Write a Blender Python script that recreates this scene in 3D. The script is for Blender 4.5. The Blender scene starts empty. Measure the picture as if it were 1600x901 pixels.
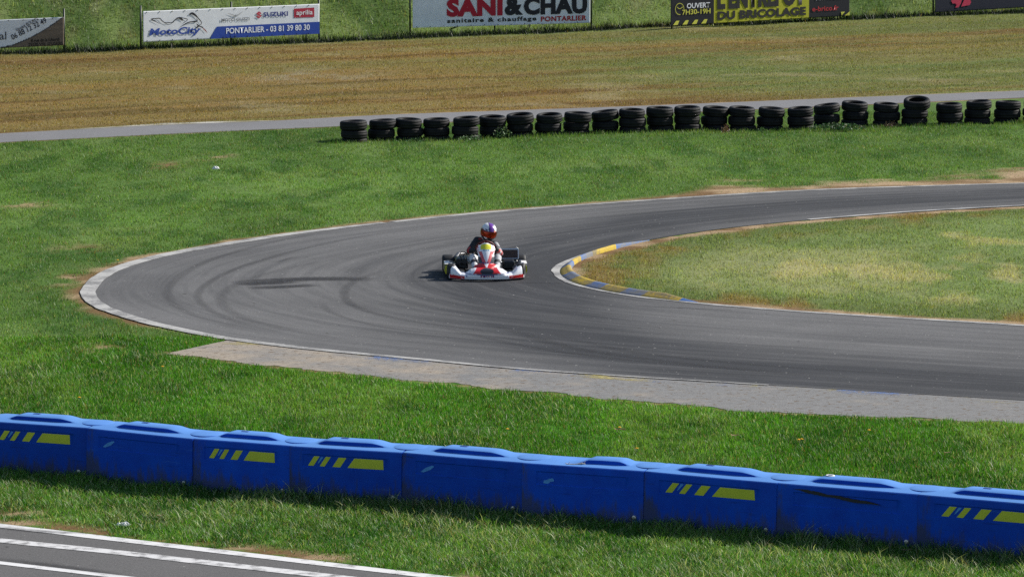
import bpy, bmesh, math, random
import numpy as np
from mathutils import Vector, Matrix, Quaternion

random.seed(7)
rng = np.random.default_rng(11)
scene = bpy.context.scene
COL = scene.collection
PI = math.pi

# ------------------------------------------------------------------ camera
F_PX = 7000.0
CAM_H = 9.2
TH = math.atan(898.5 / F_PX)
cam_d = bpy.data.cameras.new('camera')
cam_d.sensor_width = 36.0
cam_d.lens = F_PX / 1600 * 36.0
cam_d.clip_start = 1.0
cam_d.clip_end = 3000.0
cam = bpy.data.objects.new('camera', cam_d)
COL.objects.link(cam)
cam.location = (0, 0, CAM_H)
cam.rotation_euler = (PI / 2 - TH, 0, 0)
scene.camera = cam
CT, ST = math.cos(TH), math.sin(TH)

def ground_at(u, v, z=0.0):
    """world point of the ground seen at photo position (u, v)"""
    a = (u - 800) / F_PX
    b = -(v - 450.5) / F_PX
    dx, dy, dz = a, CT + b * ST, -ST + b * CT
    t = (z - CAM_H) / dz
    return np.array([dx * t, dy * t])

def sc_at(q): return F_PX / (q[1] * CT + CAM_H * ST)       # pixels per metre there

# ------------------------------------------------------------------ helpers
def tag(o, label=None, cat=None, group=None, kind=None):
    if label: o['label'] = label
    if cat: o['category'] = cat
    if group: o['group'] = group
    if kind: o['kind'] = kind
    return o

def empty(name, loc=(0, 0, 0), rz=0.0):
    o = bpy.data.objects.new(name, None)
    o.empty_display_size = 0.1
    COL.objects.link(o)
    o.location = loc
    o.rotation_euler = (0, 0, rz)
    return o

def link_mesh(name, me, mat=None, parent=None):
    o = bpy.data.objects.new(name, me)
    COL.objects.link(o)
    if mat is not None:
        for m in (mat if isinstance(mat, (list, tuple)) else [mat]):
            me.materials.append(m)
    if parent is not None:
        o.parent = parent
    return o

def bm_obj(name, bm, mat=None, parent=None, smooth=False):
    me = bpy.data.meshes.new(name)
    if smooth:
        for f in bm.faces: f.smooth = True
    bm.normal_update()
    bm.to_mesh(me); bm.free()
    return link_mesh(name, me, mat, parent)

def copy_tree(o, parent=None):
    c = o.copy(); COL.objects.link(c)
    if parent is not None: c.parent = parent
    for ch in o.children:
        copy_tree(ch, c)
    return c

def set_auto_smooth(o, ang=35):
    me = o.data
    me.polygons.foreach_set('use_smooth', [True] * len(me.polygons))
    me.set_sharp_from_angle(angle=math.radians(ang))

def add_box(bm, c, s, rot=None, bevel=0.0, mi=0):
    r = bmesh.ops.create_cube(bm, size=1.0)
    M = Matrix.Translation(Vector(c))
    if rot is not None: M = M @ rot.to_4x4()
    M = M @ Matrix.Diagonal((s[0], s[1], s[2], 1))
    bmesh.ops.transform(bm, matrix=M, verts=r['verts'])
    fs = set(f for v in r['verts'] for f in v.link_faces)
    for f in fs: f.material_index = mi
    if bevel > 0:
        es = set(e for v in r['verts'] for e in v.link_edges)
        bmesh.ops.bevel(bm, geom=list(es), offset=bevel, segments=2, affect='EDGES', profile=0.5)

def add_tube(bm, pts, r, n=8, mi=0, closed=False):
    pts = [Vector(p) for p in pts]
    N = len(pts)
    rs = r if isinstance(r, (list, tuple)) else [r] * N
    rings = []
    up = None
    for i, p in enumerate(pts):
        if closed:
            t = (pts[(i + 1) % N] - pts[i - 1]).normalized()
        else:
            t = (pts[min(i + 1, N - 1)] - pts[max(i - 1, 0)]).normalized()
        if up is None:
            a = Vector((0, 0, 1)) if abs(t.z) < 0.9 else Vector((1, 0, 0))
            up = (a - t * a.dot(t)).normalized()
        else:
            up = (up - t * up.dot(t)).normalized()
        s = t.cross(up)
        rings.append([bm.verts.new(p + (up * math.cos(2 * PI * k / n) + s * math.sin(2 * PI * k / n)) * rs[i]) for k in range(n)])
    M = N if closed else N - 1
    for i in range(M):
        a, b = rings[i], rings[(i + 1) % N]
        for k in range(n):
            f = bm.faces.new((a[k], a[(k + 1) % n], b[(k + 1) % n], b[k])); f.material_index = mi; f.smooth = True
    if not closed:
        f = bm.faces.new(list(reversed(rings[0]))); f.material_index = mi
        f = bm.faces.new(rings[-1]); f.material_index = mi

def add_lathe(bm, prof, n=32, axis='x', c=(0, 0, 0), mi=0, closed=True):
    """prof: list of (r, h); revolved about axis"""
    rings = []
    for r, h in prof:
        ring = []
        for k in range(n):
            a = 2 * PI * k / n
            if axis == 'x': p = (h, r * math.cos(a), r * math.sin(a))
            elif axis == 'y': p = (r * math.cos(a), h, r * math.sin(a))
            else: p = (r * math.cos(a), r * math.sin(a), h)
            ring.append(bm.verts.new(Vector(p) + Vector(c)))
        rings.append(ring)
    N = len(rings)
    for i in range(N if closed else N - 1):
        a, b = rings[i], rings[(i + 1) % N]
        for k in range(n):
            f = bm.faces.new((a[k], a[(k + 1) % n], b[(k + 1) % n], b[k])); f.material_index = mi; f.smooth = True
    return rings

def fix_normals(bm):
    bmesh.ops.recalc_face_normals(bm, faces=bm.faces[:])

def spline(P, step):
    """Catmull-Rom through P, resampled at about the given step"""
    P = np.asarray(P, float)
    Q = np.vstack([2 * P[0] - P[1], P, 2 * P[-1] - P[-2]])
    out = []
    for i in range(1, len(Q) - 2):
        p0, p1, p2, p3 = Q[i - 1], Q[i], Q[i + 1], Q[i + 2]
        n = max(2, int(np.linalg.norm(p2 - p1) / step * 2))
        # centripetal-like tangents limited by chord
        d1 = np.linalg.norm(p2 - p1)
        da = np.linalg.norm(p1 - p0); db = np.linalg.norm(p3 - p2)
        m1 = ((p1 - p0) / max(da, 1e-6) * d1 + (p2 - p1) * (da / d1)) / (1 + da / d1) if False else (p2 - p0) * (d1 / (da + d1))
        m2 = (p3 - p1) * (d1 / (db + d1))
        t = np.linspace(0, 1, n, endpoint=False)[:, None]
        h00 = 2 * t**3 - 3 * t**2 + 1; h10 = t**3 - 2 * t**2 + t
        h01 = -2 * t**3 + 3 * t**2; h11 = t**3 - t**2
        out.append(h00 * p1 + h10 * m1 + h01 * p2 + h11 * m2)
    out.append(P[-1:])
    return resample(np.vstack(out), step=step)

def resample(P, step=None, n=None):
    d = np.r_[0, np.cumsum(np.linalg.norm(np.diff(P, axis=0), axis=1))]
    if n is None: n = max(2, int(d[-1] / step) + 1)
    t = np.linspace(0, d[-1], n)
    return np.c_[np.interp(t, d, P[:, 0]), np.interp(t, d, P[:, 1])]

def arclen(P):
    return np.r_[0, np.cumsum(np.linalg.norm(np.diff(P, axis=0), axis=1))]

def normals2(P):
    T = np.gradient(P, axis=0)
    T /= np.linalg.norm(T, axis=1)[:, None] + 1e-9
    return np.c_[-T[:, 1], T[:, 0]]

def px(*uv):
    return np.array([ground_at(u, v) for u, v in uv])

def extend(P, d0, d1):
    P = np.asarray(P, float)
    a = P[0] - P[1]; a /= np.linalg.norm(a)
    b = P[-1] - P[-2]; b /= np.linalg.norm(b)
    return np.vstack([P[:1] + a * d0, P, P[-1:] + b * d1])

# ------------------------------------------------------------------ numpy noise
_tab = rng.random((8, 256, 256))
def vnoise(x, y, s, k=0):
    x = np.asarray(x) / s + 37.3 * k; y = np.asarray(y) / s + 91.7 * k
    xi = np.floor(x).astype(int); yi = np.floor(y).astype(int)
    fx = x - xi; fy = y - yi
    fx = fx * fx * (3 - 2 * fx); fy = fy * fy * (3 - 2 * fy)
    T = _tab[k % 8]
    a = T[xi % 256, yi % 256]; b = T[(xi + 1) % 256, yi % 256]
    c = T[xi % 256, (yi + 1) % 256]; d = T[(xi + 1) % 256, (yi + 1) % 256]
    return (a * (1 - fx) + b * fx) * (1 - fy) + (c * (1 - fx) + d * fx) * fy

def fbm(x, y, s, k=0, o=4):
    v = 0; w = 0; a = 1.0
    for i in range(o):
        v = v + a * vnoise(x, y, s / 2**i, k + i); w += a; a *= 0.55
    return v / w

def sstep(a, b, x):
    t = np.clip((x - a) / (b - a), 0, 1)
    return t * t * (3 - 2 * t)

# ------------------------------------------------------------------ layout curves
outer_px = [(1600,287),(1450,291),(1300,296),(1150,304),(1000,314),(850,325),(750,333),(650,343),(550,354),(450,366),
            (350,381),(260,397),(200,412),(160,427),(138,443),(130,458),(140,473),(170,488),(230,506),(300,521),(370,533),
            (500,548),(650,562),(800,576),(1000,590),(1200,602),(1400,614),(1600,626)]
inner_px = [(1600,322),(1450,330),(1300,341),(1150,355),(1050,369),(980,382),(925,397),(885,411),(870,424),(878,436),
            (905,448),(950,457),(1000,465),(1085,474),(1200,484),(1400,497),(1600,509)]
OUT = spline(extend(px(*outer_px), 26, 26), 0.2)
INN = spline(extend(px(*inner_px), 26, 26), 0.2)
for _ in range(3):                      # round the apex evenly
    _k = np.ones(7) / 7
    _p = np.vstack([np.repeat(INN[:1], 3, 0), INN, np.repeat(INN[-1:], 3, 0)])
    INN = np.c_[np.convolve(_p[:, 0], _k, 'valid'), np.convolve(_p[:, 1], _k, 'valid')]
INN = resample(INN, step=0.2)
path_hi = spline(extend(px((0,209),(250,196),(430,189),(600,180),(800,173),(1000,166),(1300,154),(1600,142)), 25, 25), 0.5)
path_lo = spline(extend(px((0,223),(300,208),(550,197),(800,187),(1000,179),(1300,166),(1600,153)), 25, 25), 0.5)
apron_low = spline(np.vstack([px((262,552),(330,561),(400,570),(500,580),(650,595),(800,609),(1000,628),(1200,643),(1400,652),(1600,660)),
                              px((1600,660)) + np.array([[26.0, -7.0]])]), 0.2)
fg_edge = spline(extend(px((0,818),(230,845),(460,872),(690,899)), 20, 30), 0.3)
fg_l2 = spline(extend(px((0,845),(160,861),(320,879),(480,897)), 20, 30), 0.3)
fg_l3 = spline(extend(px((0,880),(85,890),(170,900)), 20, 30), 0.3)
bar_px = [(-190,727),(-30,736),(135,748),(300,766),(452,778),(627,789),(815,806),(1005,820),(1212,840),(1432,859),(1660,880)]
bar = px(*bar_px)
ban_px = [(-180,91),(100,82),(220,77),(497,62),(642,54),(924,46),(1048,47),(1327,31),(1460,26),(1640,16)]
ban = px(*ban_px)
_bk = np.polyfit(ban[:, 0], ban[:, 1], 1)
def ban_y(x): return np.polyval(_bk, x)

# ------------------------------------------------------------------ raster fields
RS = 0.1
XS = np.arange(-26, 26.01, RS); YS = np.arange(40, 168.01, RS)
GX, GY = np.meshgrid(XS, YS, indexing='ij')

def inside(poly):
    res = np.zeros(GX.shape, bool)
    n = len(poly)
    for i in range(n):
        x0, y0 = poly[i]; x1, y1 = poly[(i + 1) % n]
        if y0 == y1: continue
        lo, hi = min(y0, y1), max(y0, y1)
        j0, j1 = np.searchsorted(YS, lo, 'right'), np.searchsorted(YS, hi, 'right')
        if j1 <= j0: continue
        xs = x0 + (YS[j0:j1] - y0) / (y1 - y0) * (x1 - x0)
        res[:, j0:j1] ^= GX[:, j0:j1] < xs[None, :]
    return res

def dist_to(P, lim=3.0):
    """distance field to a polyline, capped at lim"""
    D = np.full(GX.shape, lim)
    for i in range(len(P) - 1):
        a, b = P[i], P[i + 1]
        x0, x1 = min(a[0], b[0]) - lim, max(a[0], b[0]) + lim
        y0, y1 = min(a[1], b[1]) - lim, max(a[1], b[1]) + lim
        i0, i1 = np.searchsorted(XS, (x0, x1)); j0, j1 = np.searchsorted(YS, (y0, y1))
        if i1 <= i0 or j1 <= j0: continue
        X, Y = GX[i0:i1, j0:j1], GY[i0:i1, j0:j1]
        d = b - a; L = d @ d + 1e-12
        t = np.clip(((X - a[0]) * d[0] + (Y - a[1]) * d[1]) / L, 0, 1)
        dd = np.hypot(X - a[0] - t * d[0], Y - a[1] - t * d[1])
        D[i0:i1, j0:j1] = np.minimum(D[i0:i1, j0:j1], dd)
    return D

step3 = lambda P: P[::3]
trk_poly = np.vstack([OUT, INN[::-1]])
in_trk = inside(trk_poly)
in_infield = inside(np.vstack([INN]))
in_path = inside(np.vstack([path_hi, path_lo[::-1]]))
apron_top = OUT[np.argmin(np.hypot(*(OUT - ground_at(358, 531)).T)):]
apron_poly = np.vstack([apron_top, apron_low[::-1]])
in_apron = inside(apron_poly)
below_fg = GY < np.interp(GX, fg_edge[:, 0], fg_edge[:, 1])
d_out = dist_to(step3(OUT)); d_inn = dist_to(step3(INN)); d_apr = dist_to(step3(apron_low), 2.0)
d_path = np.minimum(dist_to(path_hi, 2.0), dist_to(path_lo, 2.0)); d_fg = dist_to(fg_edge, 2.0)
d_bar = dist_to(bar, 2.0)
d_tyr = dist_to(px((530,222),(770,215),(1000,209),(1250,203),(1430,197),(1640,192)), 2.0)
fg_strip = (~below_fg) & (GY < np.interp(GX, bar[:, 0], bar[:, 1]))
yphi = np.interp(GX, path_hi[:, 0], path_hi[:, 1]); yplo = np.interp(GX, path_lo[:, 0], path_lo[:, 1])
yban = ban_y(GX)
brown = (GY > yphi) & (GY <= yban - 0.5)
hillz = GY > yban - 0.5
hard = in_trk | in_apron | in_path | below_fg

def C3(c): return np.array(c)[None, None, :]
def mixc(A, c, m): return A * (1 - m[..., None]) + C3(c) * m[..., None]

# grass colour: what kind of turf grows where, with shade painted in below the banners
n1 = fbm(GX, GY * 0.45, 3.2, 1); n2 = fbm(GX, GY * 0.6, 0.9, 3); n3 = fbm(GX, GY, 0.35, 5, 2)
COLR = np.zeros(GX.shape + (3,))
COLR[:] = (0.058, 0.118, 0.017)                       # lush verge
mid = (GY > 66) & ~in_infield
COLR = np.where(mid[..., None], C3((0.083, 0.126, 0.030)) * (0.86 + 0.28 * sstep(64, 84, GY) * sstep(99, 84, GY))[..., None], COLR)
COLR = np.where(fg_strip[..., None], C3((0.076, 0.128, 0.030)), COLR)
# lush versus worn patches
n4 = fbm(GX, GY * 0.35, 0.55, 2, 3); n5 = fbm(GX * 0.7, GY * 0.35, 1.6, 7, 3)
COLR = COLR * (0.14 + 0.6 * n1 + 0.52 * n4 + 0.52 * n5)[..., None]
COLR = mixc(COLR, (0.15, 0.165, 0.065), sstep(0.50, 0.70, n5) * 0.5)
COLR = mixc(COLR, (0.024, 0.070, 0.009), sstep(0.46, 0.30, n4) * 0.65)
_m = (mid & ~hillz & ~brown)[..., None]
COLR = np.where(_m, COLR * 0.75 + C3((0.022, 0.031, 0.0105)), COLR)
COLR = COLR * np.where(_m, C3((0.92, 1.14, 0.92)), C3((0.84, 1.22, 0.62)))
# infield, dry and pale
inf = mixc(np.broadcast_to(C3((0.138, 0.185, 0.062)), COLR.shape) * (0.8 + 0.4 * n2)[..., None], (0.245, 0.250, 0.115), sstep(0.42, 0.62, n1) * sstep(0.8, 2.6, d_inn) * 0.75)
strawm = sstep(0.545, 0.66, fbm(GX * 0.8, GY * 0.30, 1.2, 2) + 0.16 * (fbm(GX, GY * .3, .35, 6, 3) - .5)) * sstep(1.0, 2.6, d_inn)
inf = mixc(inf, (0.36, 0.31, 0.155), strawm * 0.58)
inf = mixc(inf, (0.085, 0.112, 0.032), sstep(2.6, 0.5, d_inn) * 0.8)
inf = mixc(inf, (0.20, 0.11, 0.035), sstep(0.48, 0.66, fbm(GX, GY * .4, 0.7, 6)) * sstep(2.4, 0.3, d_inn) * 0.7)
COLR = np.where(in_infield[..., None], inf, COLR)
# mown dry field between path and banners
along = GX; acr = GY - yban
lines = fbm(along * 0.08, acr, 1.5, 4)
wob = fbm(GX, GY * 0.5, 9.0, 2, 3)
rightness = sstep(-4.5, 5.5, GX + (GY - 115) * 0.35 - 1.5)
acn = (GY - yphi) / np.maximum(yban - yphi, 1)          # 0 at the path, 1 at the banners
bandr = np.exp(-((acn - 0.70) / 0.20)**2)
bw = (1 - rightness) * (0.97 - 0.3 * sstep(0.84, 1.0, acn)) + rightness * (0.18 + 0.62 * bandr)
bw = np.clip(bw + (lines - 0.5) * 1.0 + (wob - 0.5) * 0.75, 0, 1)
bw *= sstep(1.0, 0.93, acn) * 0.7 + 0.3
br_g = np.broadcast_to(C3((0.108, 0.142, 0.045)), COLR.shape) * (0.8 + 0.4 * n2)[..., None]
br = mixc(br_g, (0.195, 0.118, 0.040), bw * 0.88)
br = mixc(br, (0.105, 0.062, 0.020), sstep(0.48, 0.64, fbm(along * 0.10, acr, 0.9, 1)) * bw * 0.8)
br = mixc(br, (0.080, 0.105, 0.030), sstep(0.52, 0.66, fbm(along * 0.12, acr, 1.3, 3)) * (0.18 + 0.4 * rightness))
br = mixc(br, (0.24, 0.20, 0.11), sstep(0.63, 0.78, fbm(GX * 0.5, GY, 1.3, 7)) * 0.5)
gp = ground_at(490, 121)
br = mixc(br, (0.23, 0.21, 0.15), np.exp(-((GX - gp[0]) / 1.3)**2 - ((GY - gp[1]) / 2.2)**2) * sstep(0.35, 0.6, n2) * 0.8)
COLR = np.where(brown[..., None], br, COLR)
hl = np.broadcast_to(C3((0.108, 0.150, 0.045)), COLR.shape) * (0.7 + 0.6 * n1)[..., None]
hl = mixc(hl, (0.040, 0.078, 0.016), sstep(0.52, 0.40, fbm(GX, GY * 0.35, 2.2, 6)) * 0.75)
hl = mixc(hl, (0.15, 0.15, 0.07), sstep(0.58, 0.75, n2) * 0.5)
hl = mixc(hl, (0.20, 0.115, 0.035), np.exp(-((GX - 5.0) / 2.2)**2) * sstep(1.2, 0.2, GY - yban) * 0.8)
hl = mixc(hl, (0.006, 0.014, 0.003), sstep(0.75, 0.45, np.abs(GY - yban + 0.05) + 0.35 * (n3 - 0.5)) * 0.96)  # dark band of shade painted along the foot of the banners
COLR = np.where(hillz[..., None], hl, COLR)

# bare soil: along the edges of the asphalt and in patches
e = fbm(GX, GY, 0.8, 0); e2 = fbm(GX, GY, 0.3, 2, 3)
dirt = np.zeros(GX.shape)
up_out = (d_out < 3) & ~in_infield & (GY > 67)
wide = 0.28 + 1.9 * sstep(1.5, 6.5, GX) * sstep(76, 84, GY) * (0.5 + sstep(0.3, 0.7, vnoise(GX, GY * 0, 1.7, 5))) + 0.03 * np.exp(-((GX + 6.6) / 0.9)**2) * sstep(78, 72, GY)
dirt = np.maximum(dirt, np.where(up_out, sstep(1.05, 0.35, d_out / (wide * (0.2 + 2.4 * e))), 0))
low_out = (d_out < 3) & ~in_infield & (GY <= 67) & ~in_apron
dirt = np.maximum(dirt, np.where(low_out, sstep(1.0, 0.2, d_out / (0.08 + 0.3 * e * sstep(-3.0, -6.0, GX))) * 0.9, 0))
dirt = np.maximum(dirt, np.where(~in_apron, sstep(0.16, 0.02, d_apr - 0.16 * e), 0))
dirt = np.maximum(dirt, np.where(in_infield, sstep(0.34, 0.08, d_inn - 0.30 * e), 0))
dirt = np.maximum(dirt, sstep(0.12, 0.02, d_path - 0.10 * e2) * 0.9)
dirt = np.maximum(dirt, np.where(~below_fg, sstep(1.0, 0.25, d_fg / (0.10 + 0.55 * sstep(0.44, 0.62, e))) * sstep(0.34, 0.60, e + 0.5 * (e2 - 0.5)), 0))
for (u, v, rx, ry) in [(258,257,.35,.7),(333,247,.35,.6),(350,243,.2,.4),(25,806,.5,.45),(165,545,.4,.6),(35,320,.5,.5),(120,388,.4,.7),(1140,203,.35,.5),(545,768,.18,.2),(110,436,.45,1.1)]:
    q = ground_at(u, v)
    dirt = np.maximum(dirt, np.exp(-((GX - q[0]) / rx)**2 - ((GY - q[1]) / ry)**2) * sstep(0.42, 0.62, e2 + 0.04))
dirt = np.clip(dirt, 0, 1)
sandy = sstep(0.42, 0.58, fbm(GX, GY, 0.6, 5)) * 0.8 + 0.2 * (GX > 4)
soil = mixc(np.broadcast_to(C3((0.15, 0.088, 0.040)), COLR.shape), (0.33, 0.235, 0.14), np.clip(sandy, 0, 1))
# weed-free soil colour under the turf is a little darker than the blades
base = COLR * 1.0
base = base * (1 - dirt[..., None]) + soil * dirt[..., None]

def sample(Fl, x, y):
    i = np.clip(np.rint((x - XS[0]) / RS).astype(int), 0, len(XS) - 1)
    j = np.clip(np.rint((y - YS[0]) / RS).astype(int), 0, len(YS) - 1)
    return Fl[i, j]

def hill_z(x, y):
    d = y - ban_y(x) - 0.6
    return np.where(d > 0, 0.30 * d * sstep(0, 3.5, d), 0.0) * sstep(400, 200, np.abs(d)) + 0.0

def bumps(x, y):
    """slight unevenness of the turf, none near the asphalt"""
    h = (fbm(x, y, 2.5, 6, 3) - 0.5) * 0.10 - 0.01
    free = np.minimum.reduce([sample(d_out, x, y), sample(d_inn, x, y), sample(d_apr, x, y) * 1.5, sample(d_path, x, y) * 1.5, sample(d_fg, x, y) * 1.5])
    far = (x < XS[0]) | (x > XS[-1]) | (y < YS[0]) | (y > YS[-1])
    w = sstep(0.3, 2.5, free) * ~sample(hard, x, y) * sstep(0.2, 1.5, sample(d_bar, x, y)) * ~far
    return np.where(w > 0, h * w, 0)

# ------------------------------------------------------------------ materials
def mat_new(name):
    m = bpy.data.materials.new(name); m.use_nodes = True
    nt = m.node_tree; nt.nodes.clear()
    out = nt.nodes.new('ShaderNodeOutputMaterial')
    b = nt.nodes.new('ShaderNodeBsdfPrincipled')
    nt.links.new(b.outputs[0], out.inputs[0])
    return m, nt, b, out

def N(nt, t, **kw):
    n = nt.nodes.new(t)
    for k, v in kw.items():
        if k.startswith('i_'):
            key = k[2:]
            n.inputs[int(key) if key.isdigit() else key.replace('_', ' ')].default_value = v
        else: setattr(n, k, v)
    return n

def simple(name, col, rough=0.5, metal=0.0, var=0.15, scale=30.0, spec=0.5, bump=0.0, coat=0.0):
    m, nt, b, out = mat_new(name)
    tc = N(nt, 'ShaderNodeTexCoord')
    no = N(nt, 'ShaderNodeTexNoise', i_Scale=scale, i_Detail=5.0)
    nt.links.new(tc.outputs['Object'], no.inputs['Vector'])
    mx = N(nt, 'ShaderNodeMix', data_type='RGBA')
    mx.inputs[6].default_value = (*[c * (1 - var) for c in col], 1)
    mx.inputs[7].default_value = (*[min(1, c * (1 + var)) for c in col], 1)
    nt.links.new(no.outputs[0], mx.inputs[0]); nt.links.new(mx.outputs[2], b.inputs['Base Color'])
    b.inputs['Roughness'].default_value = rough; b.inputs['Metallic'].default_value = metal
    b.inputs['Specular IOR Level'].default_value = spec
    b.inputs['Coat Weight'].default_value = coat
    if bump:
        bp = N(nt, 'ShaderNodeBump', i_Strength=bump, i_Distance=0.01)
        nt.links.new(no.outputs[0], bp.inputs['Height']); nt.links.new(bp.outputs[0], b.inputs['Normal'])
    return m

def attr_mat(name, rough=0.4, attr='Col', spec=0.5, coat=0.0, trans=0.0, var=0.0, vscale=4.0):
    m, nt, b, out = mat_new(name)
    at = N(nt, 'ShaderNodeAttribute', attribute_name=attr)
    src = at.outputs['Color']
    if var:
        tc = N(nt, 'ShaderNodeTexCoord')
        no = N(nt, 'ShaderNodeTexNoise', i_Scale=vscale, i_Detail=6.0)
        nt.links.new(tc.outputs['Object'], no.inputs['Vector'])
        mr = N(nt, 'ShaderNodeMapRange'); mr.inputs[1].default_value = 0.3; mr.inputs[2].default_value = 0.7
        mr.inputs[3].default_value = 1 - var; mr.inputs[4].default_value = 1 + var
        nt.links.new(no.outputs[0], mr.inputs[0])
        vm = N(nt, 'ShaderNodeVectorMath', operation='SCALE')
        nt.links.new(src, vm.inputs[0]); nt.links.new(mr.outputs[0], vm.inputs['Scale'])
        src = vm.outputs[0]
    nt.links.new(src, b.inputs['Base Color'])
    b.inputs['Roughness'].default_value = rough
    b.inputs['Specular IOR Level'].default_value = spec
    b.inputs['Coat Weight'].default_value = coat
    if trans:
        tr = N(nt, 'ShaderNodeBsdfTranslucent'); nt.links.new(src, tr.inputs[0])
        ms = N(nt, 'ShaderNodeMixShader'); ms.inputs[0].default_value = trans
        nt.links.new(b.outputs[0], ms.inputs[1]); nt.links.new(tr.outputs[0], ms.inputs[2])
        nt.links.new(ms.outputs[0], out.inputs[0])
    return m

def set_col(me, cols, name='Col'):
    a = me.attributes.new(name, 'FLOAT_COLOR', 'POINT')
    c = np.ones((len(me.vertices), 4), np.float32); c[:, :3] = cols
    a.data.foreach_set('color', c.ravel())

def set_f(me, vals, name):
    a = me.attributes.new(name, 'FLOAT', 'POINT')
    a.data.foreach_set('value', np.asarray(vals, np.float32))

def np_mesh(name, V, Fq):
    """mesh from arrays; all faces with the same corner count"""
    me = bpy.data.meshes.new(name)
    V = np.asarray(V, np.float32); Fq = np.asarray(Fq, np.int32)
    nf, k = Fq.shape
    me.vertices.add(len(V)); me.vertices.foreach_set('co', V.ravel())
    me.loops.add(nf * k); me.loops.foreach_set('vertex_index', Fq.ravel())
    me.polygons.add(nf); me.polygons.foreach_set('loop_start', np.arange(0, nf * k, k, dtype=np.int32))
    me.update(calc_edges=True)
    return me

def grid_faces(nu, nv):
    i, j = np.meshgrid(np.arange(nu - 1), np.arange(nv - 1), indexing='ij')
    a = (i * nv + j).ravel()
    return np.c_[a, a + nv, a + nv + 1, a + 1]

# ground material
def ground_material():
    m, nt, b, out = mat_new('turf_and_soil')
    at = N(nt, 'ShaderNodeAttribute', attribute_name='Col')
    tc = N(nt, 'ShaderNodeTexCoord')
    n1 = N(nt, 'ShaderNodeTexNoise', i_Scale=14.0, i_Detail=8.0, i_Roughness=0.75)
    nt.links.new(tc.outputs['Object'], n1.inputs['Vector'])
    mr = N(nt, 'ShaderNodeMapRange'); mr.inputs[1].default_value = 0.3; mr.inputs[2].default_value = 0.7
    mr.inputs[3].default_value = 0.6; mr.inputs[4].default_value = 1.4
    nt.links.new(n1.outputs[0], mr.inputs[0])
    vm = N(nt, 'ShaderNodeVectorMath', operation='SCALE')
    nt.links.new(at.outputs['Color'], vm.inputs[0]); nt.links.new(mr.outputs[0], vm.inputs['Scale'])
    nt.links.new(vm.outputs[0], b.inputs['Base Color'])
    b.inputs['Roughness'].default_value = 1.0; b.inputs['Specular IOR Level'].default_value = 0.1
    bp = N(nt, 'ShaderNodeBump', i_Strength=0.6, i_Distance=0.03)
    nt.links.new(n1.outputs[0], bp.inputs['Height']); nt.links.new(bp.outputs[0], b.inputs['Normal'])
    return m

def build_ground():
    xs = np.r_[[-900, -500, -250, -120, -60, -40], np.arange(-26, 26.01, 0.15), [40, 60, 120, 250, 500, 900]]
    ys = np.r_[[-300, -100, -20, 10, 30], np.arange(40, 112, 0.15), np.arange(112, 168, 0.25), [175, 185, 200, 230, 300, 450, 700, 1000, 1500]]
    X, Y = np.meshgrid(xs, ys, indexing='ij')
    Z = hill_z(X, Y) + bumps(X, Y)
    me = np_mesh('ground', np.c_[X.ravel(), Y.ravel(), Z.ravel()], grid_faces(len(xs), len(ys)))
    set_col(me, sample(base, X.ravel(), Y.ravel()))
    me.polygons.foreach_set('use_smooth', [True] * len(me.polygons))
    tag(link_mesh('ground', me, ground_material()), kind='structure')
build_ground()

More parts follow.
